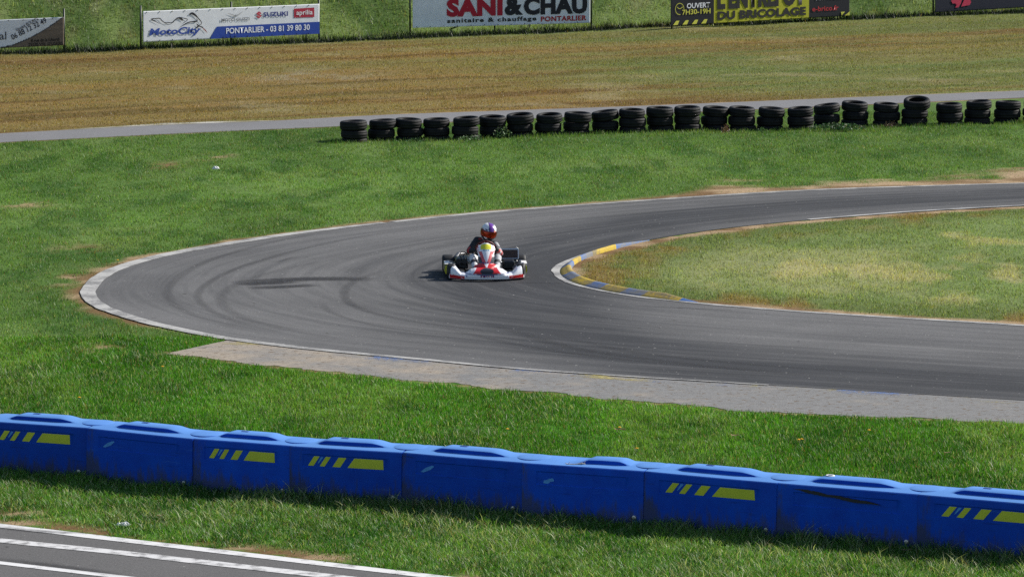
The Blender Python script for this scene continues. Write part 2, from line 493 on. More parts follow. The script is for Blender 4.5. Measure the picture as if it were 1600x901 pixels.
# asphalt
def asphalt_material(name, light, dark, streaks=True):
    m, nt, b, out = mat_new(name)
    tc = N(nt, 'ShaderNodeTexCoord')
    sp = N(nt, 'ShaderNodeTexNoise', i_Scale=55.0, i_Detail=6.0, i_Roughness=0.8)
    nt.links.new(tc.outputs['Object'], sp.inputs['Vector'])
    bl = N(nt, 'ShaderNodeTexNoise', i_Scale=0.55, i_Detail=6.0, i_Roughness=0.6)
    nt.links.new(tc.outputs['Object'], bl.inputs['Vector'])
    fac = None
    if streaks:
        at = N(nt, 'ShaderNodeAttribute', attribute_name='rubber')
        uv = N(nt, 'ShaderNodeAttribute', attribute_name='run')   # x = metres across, y = metres along
        mp = N(nt, 'ShaderNodeMapping'); mp.inputs['Scale'].default_value = (2.6, 0.10, 1)
        nt.links.new(uv.outputs['Vector'], mp.inputs['Vector'])
        s1 = N(nt, 'ShaderNodeTexNoise', i_Scale=1.0, i_Detail=7.0, i_Roughness=0.72)
        nt.links.new(mp.outputs[0], s1.inputs['Vector'])
        mr = N(nt, 'ShaderNodeMapRange'); mr.inputs[1].default_value = 0.32; mr.inputs[2].default_value = 0.70
        mr.inputs[3].default_value = -0.42; mr.inputs[4].default_value = 0.36
        nt.links.new(s1.outputs[0], mr.inputs[0])
        ad = N(nt, 'ShaderNodeMath', operation='ADD'); ad.use_clamp = True
        nt.links.new(at.outputs['Fac'], ad.inputs[0]); nt.links.new(mr.outputs[0], ad.inputs[1])
        fac = ad.outputs[0]
    else:
        fac = bl.outputs[0]
    mx = N(nt, 'ShaderNodeMix', data_type='RGBA')
    mx.inputs[6].default_value = (*light, 1); mx.inputs[7].default_value = (*dark, 1)
    nt.links.new(fac, mx.inputs[0])
    # aggregate speckle and broad blotches
    mr2 = N(nt, 'ShaderNodeMapRange'); mr2.inputs[1].default_value = 0.25; mr2.inputs[2].default_value = 0.75
    mr2.inputs[3].default_value = 0.45; mr2.inputs[4].default_value = 1.55
    nt.links.new(sp.outputs[0], mr2.inputs[0])
    mr3 = N(nt, 'ShaderNodeMapRange'); mr3.inputs[1].default_value = 0.3; mr3.inputs[2].default_value = 0.7
    mr3.inputs[3].default_value = 0.88; mr3.inputs[4].default_value = 1.12
    nt.links.new(bl.outputs[0], mr3.inputs[0])
    mu = N(nt, 'ShaderNodeMath', operation='MULTIPLY')
    nt.links.new(mr2.outputs[0], mu.inputs[0]); nt.links.new(mr3.outputs[0], mu.inputs[1])
    vm = N(nt, 'ShaderNodeVectorMath', operation='SCALE')
    nt.links.new(mx.outputs[2], vm.inputs[0]); nt.links.new(mu.outputs[0], vm.inputs['Scale'])
    dk = N(nt, 'ShaderNodeTexNoise', i_Scale=7.0, i_Detail=2.0, i_Roughness=0.5); nt.links.new(tc.outputs['Object'], dk.inputs['Vector'])
    dr1 = N(nt, 'ShaderNodeMapRange'); dr1.inputs[1].default_value = 0.725; dr1.inputs[2].default_value = 0.75; dr1.inputs[4].default_value = 0.75
    nt.links.new(dk.outputs[0], dr1.inputs[0])
    m3 = N(nt, 'ShaderNodeMix', data_type='RGBA'); m3.inputs[7].default_value = (0.02, 0.018, 0.016, 1)
    nt.links.new(dr1.outputs[0], m3.inputs[0]); nt.links.new(vm.outputs[0], m3.inputs[6])
    lt = N(nt, 'ShaderNodeTexNoise', i_Scale=17.0, i_Detail=1.0); nt.links.new(tc.outputs['Object'], lt.inputs['Vector'])
    lr = N(nt, 'ShaderNodeMapRange'); lr.inputs[1].default_value = 0.765; lr.inputs[2].default_value = 0.79; lr.inputs[4].default_value = 0.8
    nt.links.new(lt.outputs[0], lr.inputs[0])
    m4 = N(nt, 'ShaderNodeMix', data_type='RGBA'); m4.inputs[7].default_value = (0.42, 0.41, 0.38, 1)
    nt.links.new(lr.outputs[0], m4.inputs[0]); nt.links.new(m3.outputs[2], m4.inputs[6])
    nt.links.new(m4.outputs[2], b.inputs['Base Color'])
    b.inputs['Roughness'].default_value = 0.9; b.inputs['Specular IOR Level'].default_value = 0.18
    bp = N(nt, 'ShaderNodeBump', i_Strength=0.35, i_Distance=0.006)
    nt.links.new(sp.outputs[0], bp.inputs['Height']); nt.links.new(bp.outputs[0], b.inputs['Normal'])
    return m

def near_idx(P, u, v):
    return int(np.argmin(np.hypot(*(P - ground_at(u, v)).T)))

line_pts = spline(extend(px((1600,305),(1300,320),(1100,337),(950,362),(862,394),(815,432),(832,482),(905,530),(1050,562),(1250,582),(1600,604)), 26, 26), 0.5)
def dist_pts(Q, P):
    D = np.full(len(Q), 1e9); A = np.zeros(len(Q))
    L = arclen(P)
    for i in range(len(P) - 1):
        a, b = P[i], P[i + 1]; d = b - a
        t = np.clip(((Q - a) @ d) / (d @ d), 0, 1)
        dd = np.hypot(*(Q - a - t[:, None] * d).T)
        k = dd < D; D[k] = dd[k]; A[k] = L[i] + t[k] * (L[i + 1] - L[i])
    return D, A

def build_track():
    pairs = [((650,343),(980,382)), ((260,397),(905,404)), ((130,458),(870,425)), ((300,521),(893,444)), ((600,558),(1000,465))]
    io = [0] + [near_idx(OUT, *a) for a, _ in pairs] + [len(OUT) - 1]
    ii = [0] + [near_idx(INN, *b) for _, b in pairs] + [len(INN) - 1]
    So, Si = [], []
    cnt = [150, 70, 60, 60, 70, 170]
    for k in range(6):
        a = resample(OUT[io[k]:io[k + 1] + 1], n=cnt[k] + 1); b = resample(INN[ii[k]:ii[k + 1] + 1], n=cnt[k] + 1)
        So.append(a[:-1] if k < 5 else a); Si.append(b[:-1] if k < 5 else b)
    So = np.vstack(So); Si = np.vstack(Si)
    nv = 49
    t = np.linspace(0, 1, nv)
    P = So[:, None, :] * (1 - t)[None, :, None] + Si[:, None, :] * t[None, :, None]
    nu = len(So)
    V = np.concatenate([P.reshape(-1, 2), np.full((nu * nv, 1), 0.010)], 1)
    me = np_mesh('race_track', V, grid_faces(nu, nv)[:, ::-1])
    Q = P.reshape(-1, 2)
    d, _ = dist_pts(Q, line_pts)
    # tyre rubber laid down along the line the karts take
    w = np.where(Q[:, 1] > 76, 1.15, 1.5)
    rub = 0.16 + 0.78 * np.exp(-(d / w)**2)
    rub += 0.22 * np.exp(-(d / 3.6)**2)
    rub = np.clip(rub + (fbm(Q[:, 0], Q[:, 1], 3.0, 3) - 0.5) * 0.35, 0, 1)
    set_f(me, rub, 'rubber')
    mid = resample((So + Si) / 2, n=nu)
    # across, metres from the outer edge; along, metres of the mean path
    Lw = np.linalg.norm(So - Si, axis=1)
    al = arclen(So * 0.5 + Si * 0.5)
    run = np.zeros((nu, nv, 3), np.float32)
    run[:, :, 0] = t[None, :] * 8.0
    run[:, :, 1] = al[:, None]
    a = me.attributes.new('run', 'FLOAT_VECTOR', 'POINT'); a.data.foreach_set('vector', run.ravel())
    tag(link_mesh('race_track', me, asphalt_material('rubbered_asphalt', (0.119, 0.117, 0.117), (0.034, 0.035, 0.039))), kind='structure')
build_track()

def strip(name, P, o0, o1, z, mat, nsub=1, zprof=None, jag=0.0):
    """flat band beside polyline P between the offsets o0 and o1 (left of travel positive)"""
    Nn = normals2(P)
    offs = np.linspace(o0, o1, nsub + 1)
    n = len(P)
    V = np.zeros((n, nsub + 1, 3))
    for j, o in enumerate(offs):
        oo = o
        if jag and j in (0, nsub):
            oo = o + (fbm(P[:, 0], P[:, 1], 0.5, j) - 0.5) * jag
            oo = np.asarray(oo)[:, None]
        V[:, j, :2] = P + Nn * oo
        V[:, j, 2] = z if zprof is None else zprof(j / nsub)
    Fc = grid_faces(n, nsub + 1)
    if o1 > o0: Fc = Fc[:, ::-1]
    me = np_mesh(name, V.reshape(-1, 3), Fc)
    me.update()
    if me.polygons[0].normal.z < 0: me.flip_normals()
    return link_mesh(name, me, mat)

def poly_sheet(name, poly, z, mat):
    bm = bmesh.new()
    vs = [bm.verts.new((p[0], p[1], z)) for p in poly]
    f = bm.faces.new(vs)
    bmesh.ops.triangulate(bm, faces=[f])
    for f in bm.faces:
        f.normal_update()
        if f.normal.z < 0: f.normal_flip()
    return bm_obj(name, bm, mat)

def worn_paint(name, col, under, wear=0.5, scale=25.0, rough=0.7, thin=False):
    m, nt, b, out = mat_new(name)
    tc = N(nt, 'ShaderNodeTexCoord')
    no = N(nt, 'ShaderNodeTexNoise', i_Scale=scale, i_Detail=8.0, i_Roughness=0.8)
    nt.links.new(tc.outputs['Object'], no.inputs['Vector'])
    n2 = N(nt, 'ShaderNodeTexNoise', i_Scale=scale * 0.07, i_Detail=4.0)
    nt.links.new(tc.outputs['Object'], n2.inputs['Vector'])
    ad = N(nt, 'ShaderNodeMath', operation='ADD'); nt.links.new(no.outputs[0], ad.inputs[0]); nt.links.new(n2.outputs[0], ad.inputs[1])
    mr = N(nt, 'ShaderNodeMapRange'); mr.inputs[1].default_value = 0.62 + 0.4 * wear - 0.1; mr.inputs[2].default_value = 0.62 + 0.4 * wear + 0.12
    mr.inputs[3].default_value = 1; mr.inputs[4].default_value = 0
    nt.links.new(ad.outputs[0], mr.inputs[0])
    mx = N(nt, 'ShaderNodeMix', data_type='RGBA')
    mx.inputs[6].default_value = (*under, 1); mx.inputs[7].default_value = (*col, 1)
    nt.links.new(mr.outputs[0], mx.inputs[0]); nt.links.new(mx.outputs[2], b.inputs['Base Color'])
    b.inputs['Roughness'].default_value = rough; b.inputs['Specular IOR Level'].default_value = 0.25
    if thin:       # paint worn through to the asphalt below
        mx.inputs[6].default_value = (*col, 1)
        tp = N(nt, 'ShaderNodeBsdfTransparent'); ms = N(nt, 'ShaderNodeMixShader')
        nt.links.new(mr.outputs[0], ms.inputs[0]); nt.links.new(tp.outputs[0], ms.inputs[1]); nt.links.new(b.outputs[0], ms.inputs[2])
        nt.links.new(ms.outputs[0], out.inputs[0])
    return m

M_line = worn_paint('worn_white_line', (0.40, 0.39, 0.37), (0.18, 0.175, 0.17), 0.98)
M_line_thin = worn_paint('thin_worn_line', (0.36, 0.35, 0.33), (0.17, 0.165, 0.16), 0.85)
M_fgline = worn_paint('road_white_paint', (0.62, 0.61, 0.60), (0.20, 0.195, 0.19), 1.3, 60)
M_fgline2 = worn_paint('broken_white_paint', (0.58, 0.57, 0.56), (0.16, 0.155, 0.15), 1.12, 90)

# white edge line of the hairpin: thin along the upper straight, broad round the bend
ia, ib, ic, idd = near_idx(OUT, 300, 389), near_idx(OUT, 180, 419), near_idx(OUT, 420, 539), near_idx(OUT, 1230, 604)
def varline(name, P, wfun, z, mat, side):
    Nn = normals2(P); s = arclen(P); w = wfun(s / s[-1])
    jit = (fbm(P[:, 0], P[:, 1], 0.4, 3) - 0.5) * 0.05
    A = P + Nn * (side * (jit - 0.045))[:, None]; B = P + Nn * (side * (w + jit))[:, None]
    V = np.zeros((len(P), 2, 3)); V[:, 0, :2] = A; V[:, 1, :2] = B; V[:, :, 2] = z
    me = np_mesh(name, V.reshape(-1, 3), grid_faces(len(P), 2)); me.update()
    if me.polygons[0].normal.z < 0: me.flip_normals()
    return tag(link_mesh(name, me, mat), kind='structure')
_nn = normals2(OUT)[len(OUT) // 2]
side_in = 1.0 if (INN.mean(0) - OUT[len(OUT) // 2]) @ _nn > 0 else -1.0
varline('edge_line', OUT[ib - 40:idd], lambda s: (0.12 + 0.09 * sstep(0.0, 0.12, s) * sstep(1.0, 0.25, s)) * sstep(1.0, 0.66, s) + .004, 0.016, M_line, side_in)
varline('edge_line', OUT[:ib - 40], lambda s: 0.16 + 0 * s, 0.016, M_line_thin, side_in)
k0, k1 = near_idx(INN, 955, 388), near_idx(INN, 1600, 509)
_ni = normals2(INN)[len(INN) // 2]
side_trk = 1.0 if (OUT[len(OUT) // 2] - INN[len(INN) // 2]) @ _ni > 0 else -1.0
varline('edge_line', INN[k0:k1 + 100], lambda s: 0.085 + 0.05 * np.exp(-((s - 0.085) / 0.05)**2), 0.016, M_line, side_trk)
varline('edge_line', INN[:near_idx(INN, 1260, 345)], lambda s: 0.09 + 0 * s, 0.016, M_line, side_trk)

# run-off apron of old pale asphalt, with faded blue and yellow paint along the track
def apron_material():
    m, nt, b, out = mat_new('old_pale_asphalt')
    tc = N(nt, 'ShaderNodeTexCoord')
    a = N(nt, 'ShaderNodeTexNoise', i_Scale=34.0, i_Detail=8.0, i_Roughness=0.85)
    c = N(nt, 'ShaderNodeTexNoise', i_Scale=1.3, i_Detail=6.0, i_Roughness=0.65)
    d = N(nt, 'ShaderNodeTexNoise', i_Scale=9.0, i_Detail=4.0, i_Roughness=0.65)
    for n in (a, c, d): nt.links.new(tc.outputs['Object'], n.inputs['Vector'])
    sx = N(nt, 'ShaderNodeSeparateXYZ'); nt.links.new(tc.outputs['Object'], sx.inputs[0])
    mrx = N(nt, 'ShaderNodeMapRange'); mrx.inputs[1].default_value = -5.0; mrx.inputs[2].default_value = 3.0
    mrx.inputs[3].default_value = 0.20; mrx.inputs[4].default_value = -0.14
    nt.links.new(sx.outputs[0], mrx.inputs[0])
    ad = N(nt, 'ShaderNodeMath', operation='ADD'); nt.links.new(c.outputs[0], ad.inputs[0]); nt.links.new(mrx.outputs[0], ad.inputs[1])
    rp = N(nt, 'ShaderNodeMapRange'); rp.inputs[1].default_value = 0.42; rp.inputs[2].default_value = 0.72
    nt.links.new(ad.outputs[0], rp.inputs[0])
    mx = N(nt, 'ShaderNodeMix', data_type='RGBA'); mx.inputs[6].default_value = (0.180, 0.177, 0.173, 1); mx.inputs[7].default_value = (0.285, 0.243, 0.195, 1)
    nt.links.new(rp.outputs[0], mx.inputs[0])
    r2 = N(nt, 'ShaderNodeMapRange'); r2.inputs[1].default_value = 0.585; r2.inputs[2].default_value = 0.63; r2.inputs[4].default_value = 0.8
    nt.links.new(d.outputs[0], r2.inputs[0])
    mx2 = N(nt, 'ShaderNodeMix', data_type='RGBA'); mx2.inputs[7].default_value = (0.11, 0.075, 0.045, 1)
    nt.links.new(r2.outputs[0], mx2.inputs[0]); nt.links.new(mx.outputs[2], mx2.inputs[6])
    r3 = N(nt, 'ShaderNodeMapRange'); r3.inputs[1].default_value = 0.25; r3.inputs[2].default_value = 0.75; r3.inputs[3].default_value = 0.62; r3.inputs[4].default_value = 1.38
    g = N(nt, 'ShaderNodeTexNoise', i_Scale=5.5, i_Detail=9.0, i_Roughness=0.85); nt.links.new(tc.outputs['Object'], g.inputs['Vector'])
    ga = N(nt, 'ShaderNodeMath', operation='ADD'); nt.links.new(a.outputs[0], ga.inputs[0]); nt.links.new(g.outputs[0], ga.inputs[1])
    gh = N(nt, 'ShaderNodeMath', operation='MULTIPLY'); gh.inputs[1].default_value = 0.5; nt.links.new(ga.outputs[0], gh.inputs[0])
    r3.inputs[1].default_value = 0.33; r3.inputs[2].default_value = 0.67
    nt.links.new(gh.outputs[0], r3.inputs[0])
    vm = N(nt, 'ShaderNodeVectorMath', operation='SCALE'); nt.links.new(mx2.outputs[2], vm.inputs[0]); nt.links.new(r3.outputs[0], vm.inputs['Scale'])
    nt.links.new(vm.outputs[0], b.inputs['Base Color'])
    b.inputs['Roughness'].default_value = 0.95; b.inputs['Specular IOR Level'].default_value = 0.15
    bp = N(nt, 'ShaderNodeBump', i_Strength=0.5, i_Distance=0.01); nt.links.new(a.outputs[0], bp.inputs['Height']); nt.links.new(bp.outputs[0], b.inputs['Normal'])
    return m
al = resample(apron_low, step=.07)
_n = normals2(al)
al = al + _n * ((fbm(al[:, 0], al[:, 1], 0.7, 4) - 0.5) * 0.35 + (fbm(al[:, 0], al[:, 1], 0.22, 1, 3) - 0.5) * 0.32)[:, None]
tag(poly_sheet('run_off', np.vstack([apron_top - normals2(apron_top) * side_in * -0.02, al[::-1]]), 0.005, apron_material()), kind='structure')
M_fb = worn_paint('faded_blue_paint', (0.12, 0.20, 0.42), (0.24, 0.235, 0.225), 0.60, 18, thin=True)
M_fy = worn_paint('faded_yellow_paint', (0.40, 0.34, 0.12), (0.24, 0.235, 0.225), 0.60, 18, thin=True)
for i, (u0, u1, mt) in enumerate([(375,425,M_fy),(430,492,M_fb),(500,580,M_fy),(590,680,M_fb),(690,790,M_fy),(800,905,M_fb),(915,1030,M_fy),(1040,1160,M_fb),(1170,1300,M_fy),(1310,1450,M_fb),(1460,1600,M_fy)]):
    vv = lambda u: np.interp(u, [370, 500, 650, 800, 1000, 1200, 1400, 1600], [533, 548, 562, 576, 590, 602, 614, 626])
    a, b_ = near_idx(OUT, u0, vv(u0)), near_idx(OUT, u1, vv(u1))
    if b_ - a < 2: b_ = a + 2
    o = strip('kerb_paint', OUT[a:b_ + 1], -side_in * 0.03, -side_in * 0.34, 0.009, mt)
    tag(o, kind='structure')

# raised blue and yellow kerb inside the bend
def build_kerb():
    ks, ke = near_idx(INN, 1010, 376), near_idx(INN, 1088, 474)
    P = resample(INN[ks:ke + 1], step=0.05)
    s = arclen(P); L = s[-1]
    Nn = -side_trk * normals2(P)
    prof = [(0.0, 0.012), (0.02, 0.022), (0.20, 0.042), (0.34, 0.072), (0.42, 0.082), (0.52, 0.078), (0.60, 0.060), (0.64, -0.02)]
    mid_s = [s[int(np.argmin(np.hypot(*(P - ground_at(u, v)).T)))] for u, v in [(957,388),(916,399),(897,406),(883,413),(877,420),(879,431),(887,438),(905,447.5),(927,453),(957,459),(996,464),(1056,471)]]
    V = np.zeros((len(P), len(prof), 3))
    ta = np.minimum(1, np.minimum(s / 1.4, (L - s) / 0.9))
    wv = 0.14 + 0.32 * sstep(L * .22, L * 0.72, s)
    for j, (o, z) in enumerate(prof):
        V[:, j, :2] = P + Nn * (o * (0.15 + 0.85 * ta) * wv)[:, None]
        V[:, j, 2] = 0.008 + (z - 0.008) * ta if z > 0 else z
    me = np_mesh('kerb', V.reshape(-1, 3), grid_faces(len(P), len(prof)))
    cols = ((np.searchsorted(mid_s, s[:-1]) ) % 2)
    me.polygons.foreach_set('material_index', np.repeat(cols, len(prof) - 1).astype(np.int32))
    me.update()
    if me.polygons[0].normal.z < 0: me.flip_normals()
    mb = worn_paint('kerb_blue', (0.045, 0.130, 0.36), (0.16, 0.16, 0.16), 0.86, 14)
    my = worn_paint('kerb_yellow', (0.46, 0.32, 0.022), (0.17, 0.14, 0.08), 0.86, 14)
    o = link_mesh('kerb', me, [mb, my])
    tag(o, kind='structure')
build_kerb()

# paths
M_path = asphalt_material('path_asphalt', (0.185, 0.182, 0.186), (0.145, 0.143, 0.148), False)
tag(poly_sheet('service_path', np.vstack([path_hi, path_lo[::-1]]), 0.006, M_path), kind='structure')
gi0, gi1 = np.argmin(np.hypot(*(path_hi - ground_at(95, 204)).T)), np.argmin(np.hypot(*(path_hi - ground_at(440, 189)).T))
gs = path_hi[gi0:gi1 + 1]
gr = np.vstack([gs + normals2(gs) * ((0.05 + 0.75 * fbm(gs[:, 0], gs[:, 1], 1.1, 3)) * np.sin(np.linspace(0, PI, len(gs))))[:, None], (gs - normals2(gs) * 0.05)[::-1]])
tag(poly_sheet('gravel_edge', gr, 0.010, worn_paint('pale_gravel', (0.40, 0.385, 0.35), (0.20, 0.18, 0.12), 0.8, 20, 0.95)), kind='structure')
ex = np.array([[fg_edge[-1, 0] + 5, fg_edge[-1, 1] - 2.0], [fg_edge[-1, 0], 30], [fg_edge[0, 0], 30]])
tag(poly_sheet('near_track', np.vstack([fg_edge, ex[1:]]), 0.006, asphalt_material('near_asphalt', (0.122, 0.118, 0.116), (0.090, 0.087, 0.085), False)), kind='structure')
tag(strip('near_edge_line', fg_edge, -0.02, -0.22, 0.011, M_fgline, jag=0.03), kind='structure')
tag(strip('near_lane_line', fg_l2, -0.11, 0.11, 0.011, M_fgline2, jag=0.03), kind='structure')
tag(strip('near_lane_line', fg_l3, -0.07, 0.075, 0.011, M_fgline, jag=0.02), kind='structure')

# thin dark marks on the asphalt, tyre rubber round the bend among them
def mark_film():
    m, nt, b, out = mat_new('dark_mark_film')
    b.inputs['Base Color'].default_value = (0.030, 0.030, 0.034, 1); b.inputs['Roughness'].default_value = 0.85
    b.inputs['Specular IOR Level'].default_value = 0.15
    at = N(nt, 'ShaderNodeAttribute', attribute_name='dens')
    tc = N(nt, 'ShaderNodeTexCoord'); no = N(nt, 'ShaderNodeTexNoise', i_Scale=9.0, i_Detail=6.0, i_Roughness=0.7)
    nt.links.new(tc.outputs['Object'], no.inputs['Vector'])
    mr = N(nt, 'ShaderNodeMapRange'); mr.inputs[1].default_value = 0.3; mr.inputs[2].default_value = 0.7; mr.inputs[3].default_value = 0.45; mr.inputs[4].default_value = 1.25
    nt.links.new(no.outputs[0], mr.inputs[0])
    mu = N(nt, 'ShaderNodeMath', operation='MULTIPLY'); mu.use_clamp = True
    nt.links.new(at.outputs['Fac'], mu.inputs[0]); nt.links.new(mr.outputs[0], mu.inputs[1])
    tp = N(nt, 'ShaderNodeBsdfTransparent'); ms = N(nt, 'ShaderNodeMixShader')
    nt.links.new(mu.outputs[0], ms.inputs[0]); nt.links.new(tp.outputs[0], ms.inputs[1]); nt.links.new(b.outputs[0], ms.inputs[2])
    nt.links.new(ms.outputs[0], out.inputs[0])
    return m
M_mark = mark_film()
_markz = [0.0145]
def asphalt_mark(pp, w, dens):
    P = spline(px(*pp), 0.12)
    s = np.linspace(0, 1, len(P)); Nn = normals2(P)
    nv = 7; t = np.linspace(-1, 1, nv)
    V = np.zeros((len(P), nv, 3)); D = np.zeros((len(P), nv))
    for j in range(nv):
        V[:, j, :2] = P + Nn * t[j] * w / 2
        D[:, j] = dens * (1 - t[j]**2) * np.sin(PI * s)**0.7
    V[:, :, 2] = _markz[0]; _markz[0] += 0.00012
    me = np_mesh('asphalt_mark', V.reshape(-1, 3), grid_faces(len(P), nv)); me.update()
    if me.polygons[0].normal.z < 0: me.flip_normals()
    set_f(me, D.ravel(), 'dens')
    tag(link_mesh('asphalt_mark', me, M_mark), kind='structure')
asphalt_mark([(365,444),(420,439.5),(500,436.5),(590,437.5)], 0.62, 0.80)  # dark bars lying across the outer side of the bend
asphalt_mark([(368,445.5),(420,443.5),(470,441)], 0.45, 0.75)
asphalt_mark([(385,451),(430,449.5),(500,446)], 0.45, 0.75)
asphalt_mark([(560,440),(700,441),(850,443),(1010,446)], 0.06, 0.55)  # thin dark line running on from the bars
asphalt_mark([(985,478),(1060,482),(1150,486)], 0.06, 0.6)
for pp, w, dn in [([(640,345),(480,368),(350,400),(285,430),(262,462),(300,492),(400,520)], .25, .35),
                  ([(700,350),(540,375),(400,410),(330,440),(310,468),(360,500),(470,528)], .22, .40),
                  ([(610,420),(555,440),(538,460),(560,482),(640,502),(780,520)], .25, .42),
                  ([(560,400),(450,420),(370,445),(345,470),(380,497),(480,522),(620,545)], .3, .28),
                  ([(430,412),(455,404),(470,402)], .15, .5), ([(500,470),(520,490),(590,510),(700,525)], .2, .3),
                  ([(760,505),(900,545),(1080,570),(1300,590)], .35, .35), ([(680,510),(840,545),(1000,565),(1200,582)], .25, .35),
                  ([(850,520),(1000,552),(1200,572),(1500,590)], .3, .3)]:
    asphalt_mark(pp, w * 0.8, dn * 0.62)
# near track mark
asphalt_mark([(-20,822),(40,829),(100,833),(150,834)], 0.18, 0.45)
asphalt_mark([(-20,872),(50,880),(120,889),(200,901)], 0.22, 0.45)

# ------------------------------------------------------------------ grass blades
def grass_material():
    m, nt, b, out = mat_new('grass_blade')
    at = N(nt, 'ShaderNodeAttribute', attribute_name='Col')
    nt.links.new(at.outputs['Color'], b.inputs['Base Color'])
    b.inputs['Roughness'].default_value = 0.5; b.inputs['Specular IOR Level'].default_value = 0.35
    tr = N(nt, 'ShaderNodeBsdfTranslucent')
    vm = N(nt, 'ShaderNodeVectorMath', operation='MULTIPLY'); vm.inputs[1].default_value = (1.1, 1.15, 0.55)
    nt.links.new(at.outputs['Color'], vm.inputs[0]); nt.links.new(vm.outputs[0], tr.inputs[0])
    ms = N(nt, 'ShaderNodeMixShader'); ms.inputs[0].default_value = 0.42
    nt.links.new(b.outputs[0], ms.inputs[1]); nt.links.new(tr.outputs[0], ms.inputs[2])
    nt.links.new(ms.outputs[0], out.inputs[0])
    return m
M_grass = grass_material()

def frustum_x(y, m): return y * 800 / F_PX * 1.02 + m

def grass(name, y0, y1, dens, h, w, two, margin=2.0, cond=None, pale=0.06, lean=0.5, hvar=0.62):
    xm = frustum_x(y1, margin)
    n = int(dens * 2 * xm * (y1 - y0))
    x = rng.uniform(-xm, xm, n); y = rng.uniform(y0, y1, n)
    k = np.abs(x) < frustum_x(y, margin)
    x, y = x[k], y[k]
    kk = ~sample(hard, x, y) & (rng.random(len(x)) > sample(dirt, x, y) * 0.93)
    if cond is not None: kk &= sample(cond, x, y)
    # tufts: clumps of denser, longer growth
    cl = fbm(x, y * .6, 0.25, 4, 2); cb = fbm(x, y, 1.3, 1, 3)
    kk &= rng.random(len(x)) < 0.35 + 1.3 * cl
    x, y, cl, cb = x[kk], y[kk], cl[kk], cb[kk]
    n = len(x)
    dr = sample(dirt, x, y)
    hh = h * (1 - hvar + 2 * hvar * rng.random(n)) * (0.55 + 0.95 * cl) * (0.7 + 0.6 * cb) * (1 - 0.5 * dr)
    nearbar = np.minimum(sample(d_bar, x, y), np.minimum(sample(d_tyr, x, y) * 0.7, np.abs(y - ban_y(x) + 0.1) * 0.8))
    hh = hh * (1 + 0.9 * np.exp(-(nearbar / 0.28)**2))
    ww = w * (0.6 + 0.8 * rng.random(n))
    th = rng.uniform(0, 2 * PI, n)
    dx, dy = np.cos(th), np.sin(th)
    ph = rng.uniform(0, 2 * PI, n); ln = hh * lean * (0.3 + rng.random(n))
    lx, ly = np.cos(ph) * ln, np.sin(ph) * ln
    z0 = hill_z(x, y) + bumps(x, y) - 0.006
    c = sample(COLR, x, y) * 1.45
    c = c * (0.50 + 1.0 * rng.random(n))[:, None]
    hue = rng.normal(0, 0.10, n)
    c = c * np.c_[1 + hue * 1.3, 1 + hue * 0.4, 1 - hue * 0.6]
    foot_shade = np.abs(y - ban_y(x) + 0.05) < 0.45       # uncut strip below the banners, its shade painted into the blades
    c[foot_shade] *= 0.45
    p = (rng.random(n) < pale * (0.4 + 1.4 * cb)) & ~foot_shade
    c[p] = np.array([0.36, 0.40, 0.20]) * (0.5 + 0.8 * rng.random(p.sum()))[:, None]
    dd = (rng.random(n) < 0.05 + 0.35 * dr) & ~foot_shade
    c[dd] = np.array([0.20, 0.135, 0.055]) * (0.5 + 0.9 * rng.random(dd.sum()))[:, None]
    c = np.clip(c, 0.003, 0.6)
    B0 = np.c_[x - dx * ww / 2, y - dy * ww / 2, z0]; B1 = np.c_[x + dx * ww / 2, y + dy * ww / 2, z0]
    T = np.c_[x + lx, y + ly, z0 + hh]
    if two:
        m0 = np.c_[x - dx * ww * 0.4 + lx * 0.35, y - dy * ww * 0.4 + ly * 0.35, z0 + hh * 0.6]
        m1 = np.c_[x + dx * ww * 0.4 + lx * 0.35, y + dy * ww * 0.4 + ly * 0.35, z0 + hh * 0.6]
        V = np.stack([B0, B1, m1, m0, T], 1).reshape(-1, 3)
        i = np.arange(n) * 5
        Fc = np.concatenate([np.c_[i, i + 1, i + 2], np.c_[i, i + 2, i + 3], np.c_[i + 3, i + 2, i + 4]])
        cv = np.repeat(c, 5, 0)
    else:
        V = np.stack([B0, B1, T], 1).reshape(-1, 3)
        i = np.arange(n) * 3
        Fc = np.c_[i, i + 1, i + 2]; cv = np.repeat(c, 3, 0)
    me = np_mesh(name, V, Fc)
    set_col(me, cv)
    o = link_mesh(name, me, M_grass)
    tag(o, kind='stuff')
    return o
print('grass...')
g1 = grass('verge_grass', 45.0, 66.0, 3000, 0.050, 0.0080, True, 3.5, ~in_infield & ~fg_strip, pale=0.08)
g1b = grass('near_verge_grass', 45.0, 56.0, 2900, 0.052, 0.0080, True, 3.5, fg_strip, pale=0.17, lean=0.9)
tuft = fg_strip & (fbm(GX, GY * .5, 0.9, 3, 3) > .50) & (d_fg > .5)
g1c = grass('pale_tufts', 45.0, 56.0, 420, 0.088, 0.0085, True, 3.5, tuft, pale=0.55, lean=1.1)
tuft2 = ~fg_strip & ~in_infield & (fbm(GX, GY * .4, 1.3, 5, 3) > .54) & (GY < 64)
g1d = grass('pale_tufts', 45.0, 64.0, 260, 0.066, 0.008, True, 3.5, tuft2, pale=0.5, lean=1.0)
g2 = grass('field_grass', 66.0, 104.0, 1100, 0.038, 0.011, False, 3.0, ~in_infield & ~brown, pale=0.035)
g3 = grass('infield_grass', 64.0, 90.0, 1000, 0.036, 0.011, False, 1.5, in_infield, pale=0.12)
g4 = grass('dry_mown_grass', 94.0, 145.0, 420, 0.030, 0.016, False, 1.5, brown, pale=0.03)
g5 = grass('hillside_grass', 118.0, 152.0, 420, 0.085, 0.018, False, 1.5, hillz, pale=0.06)

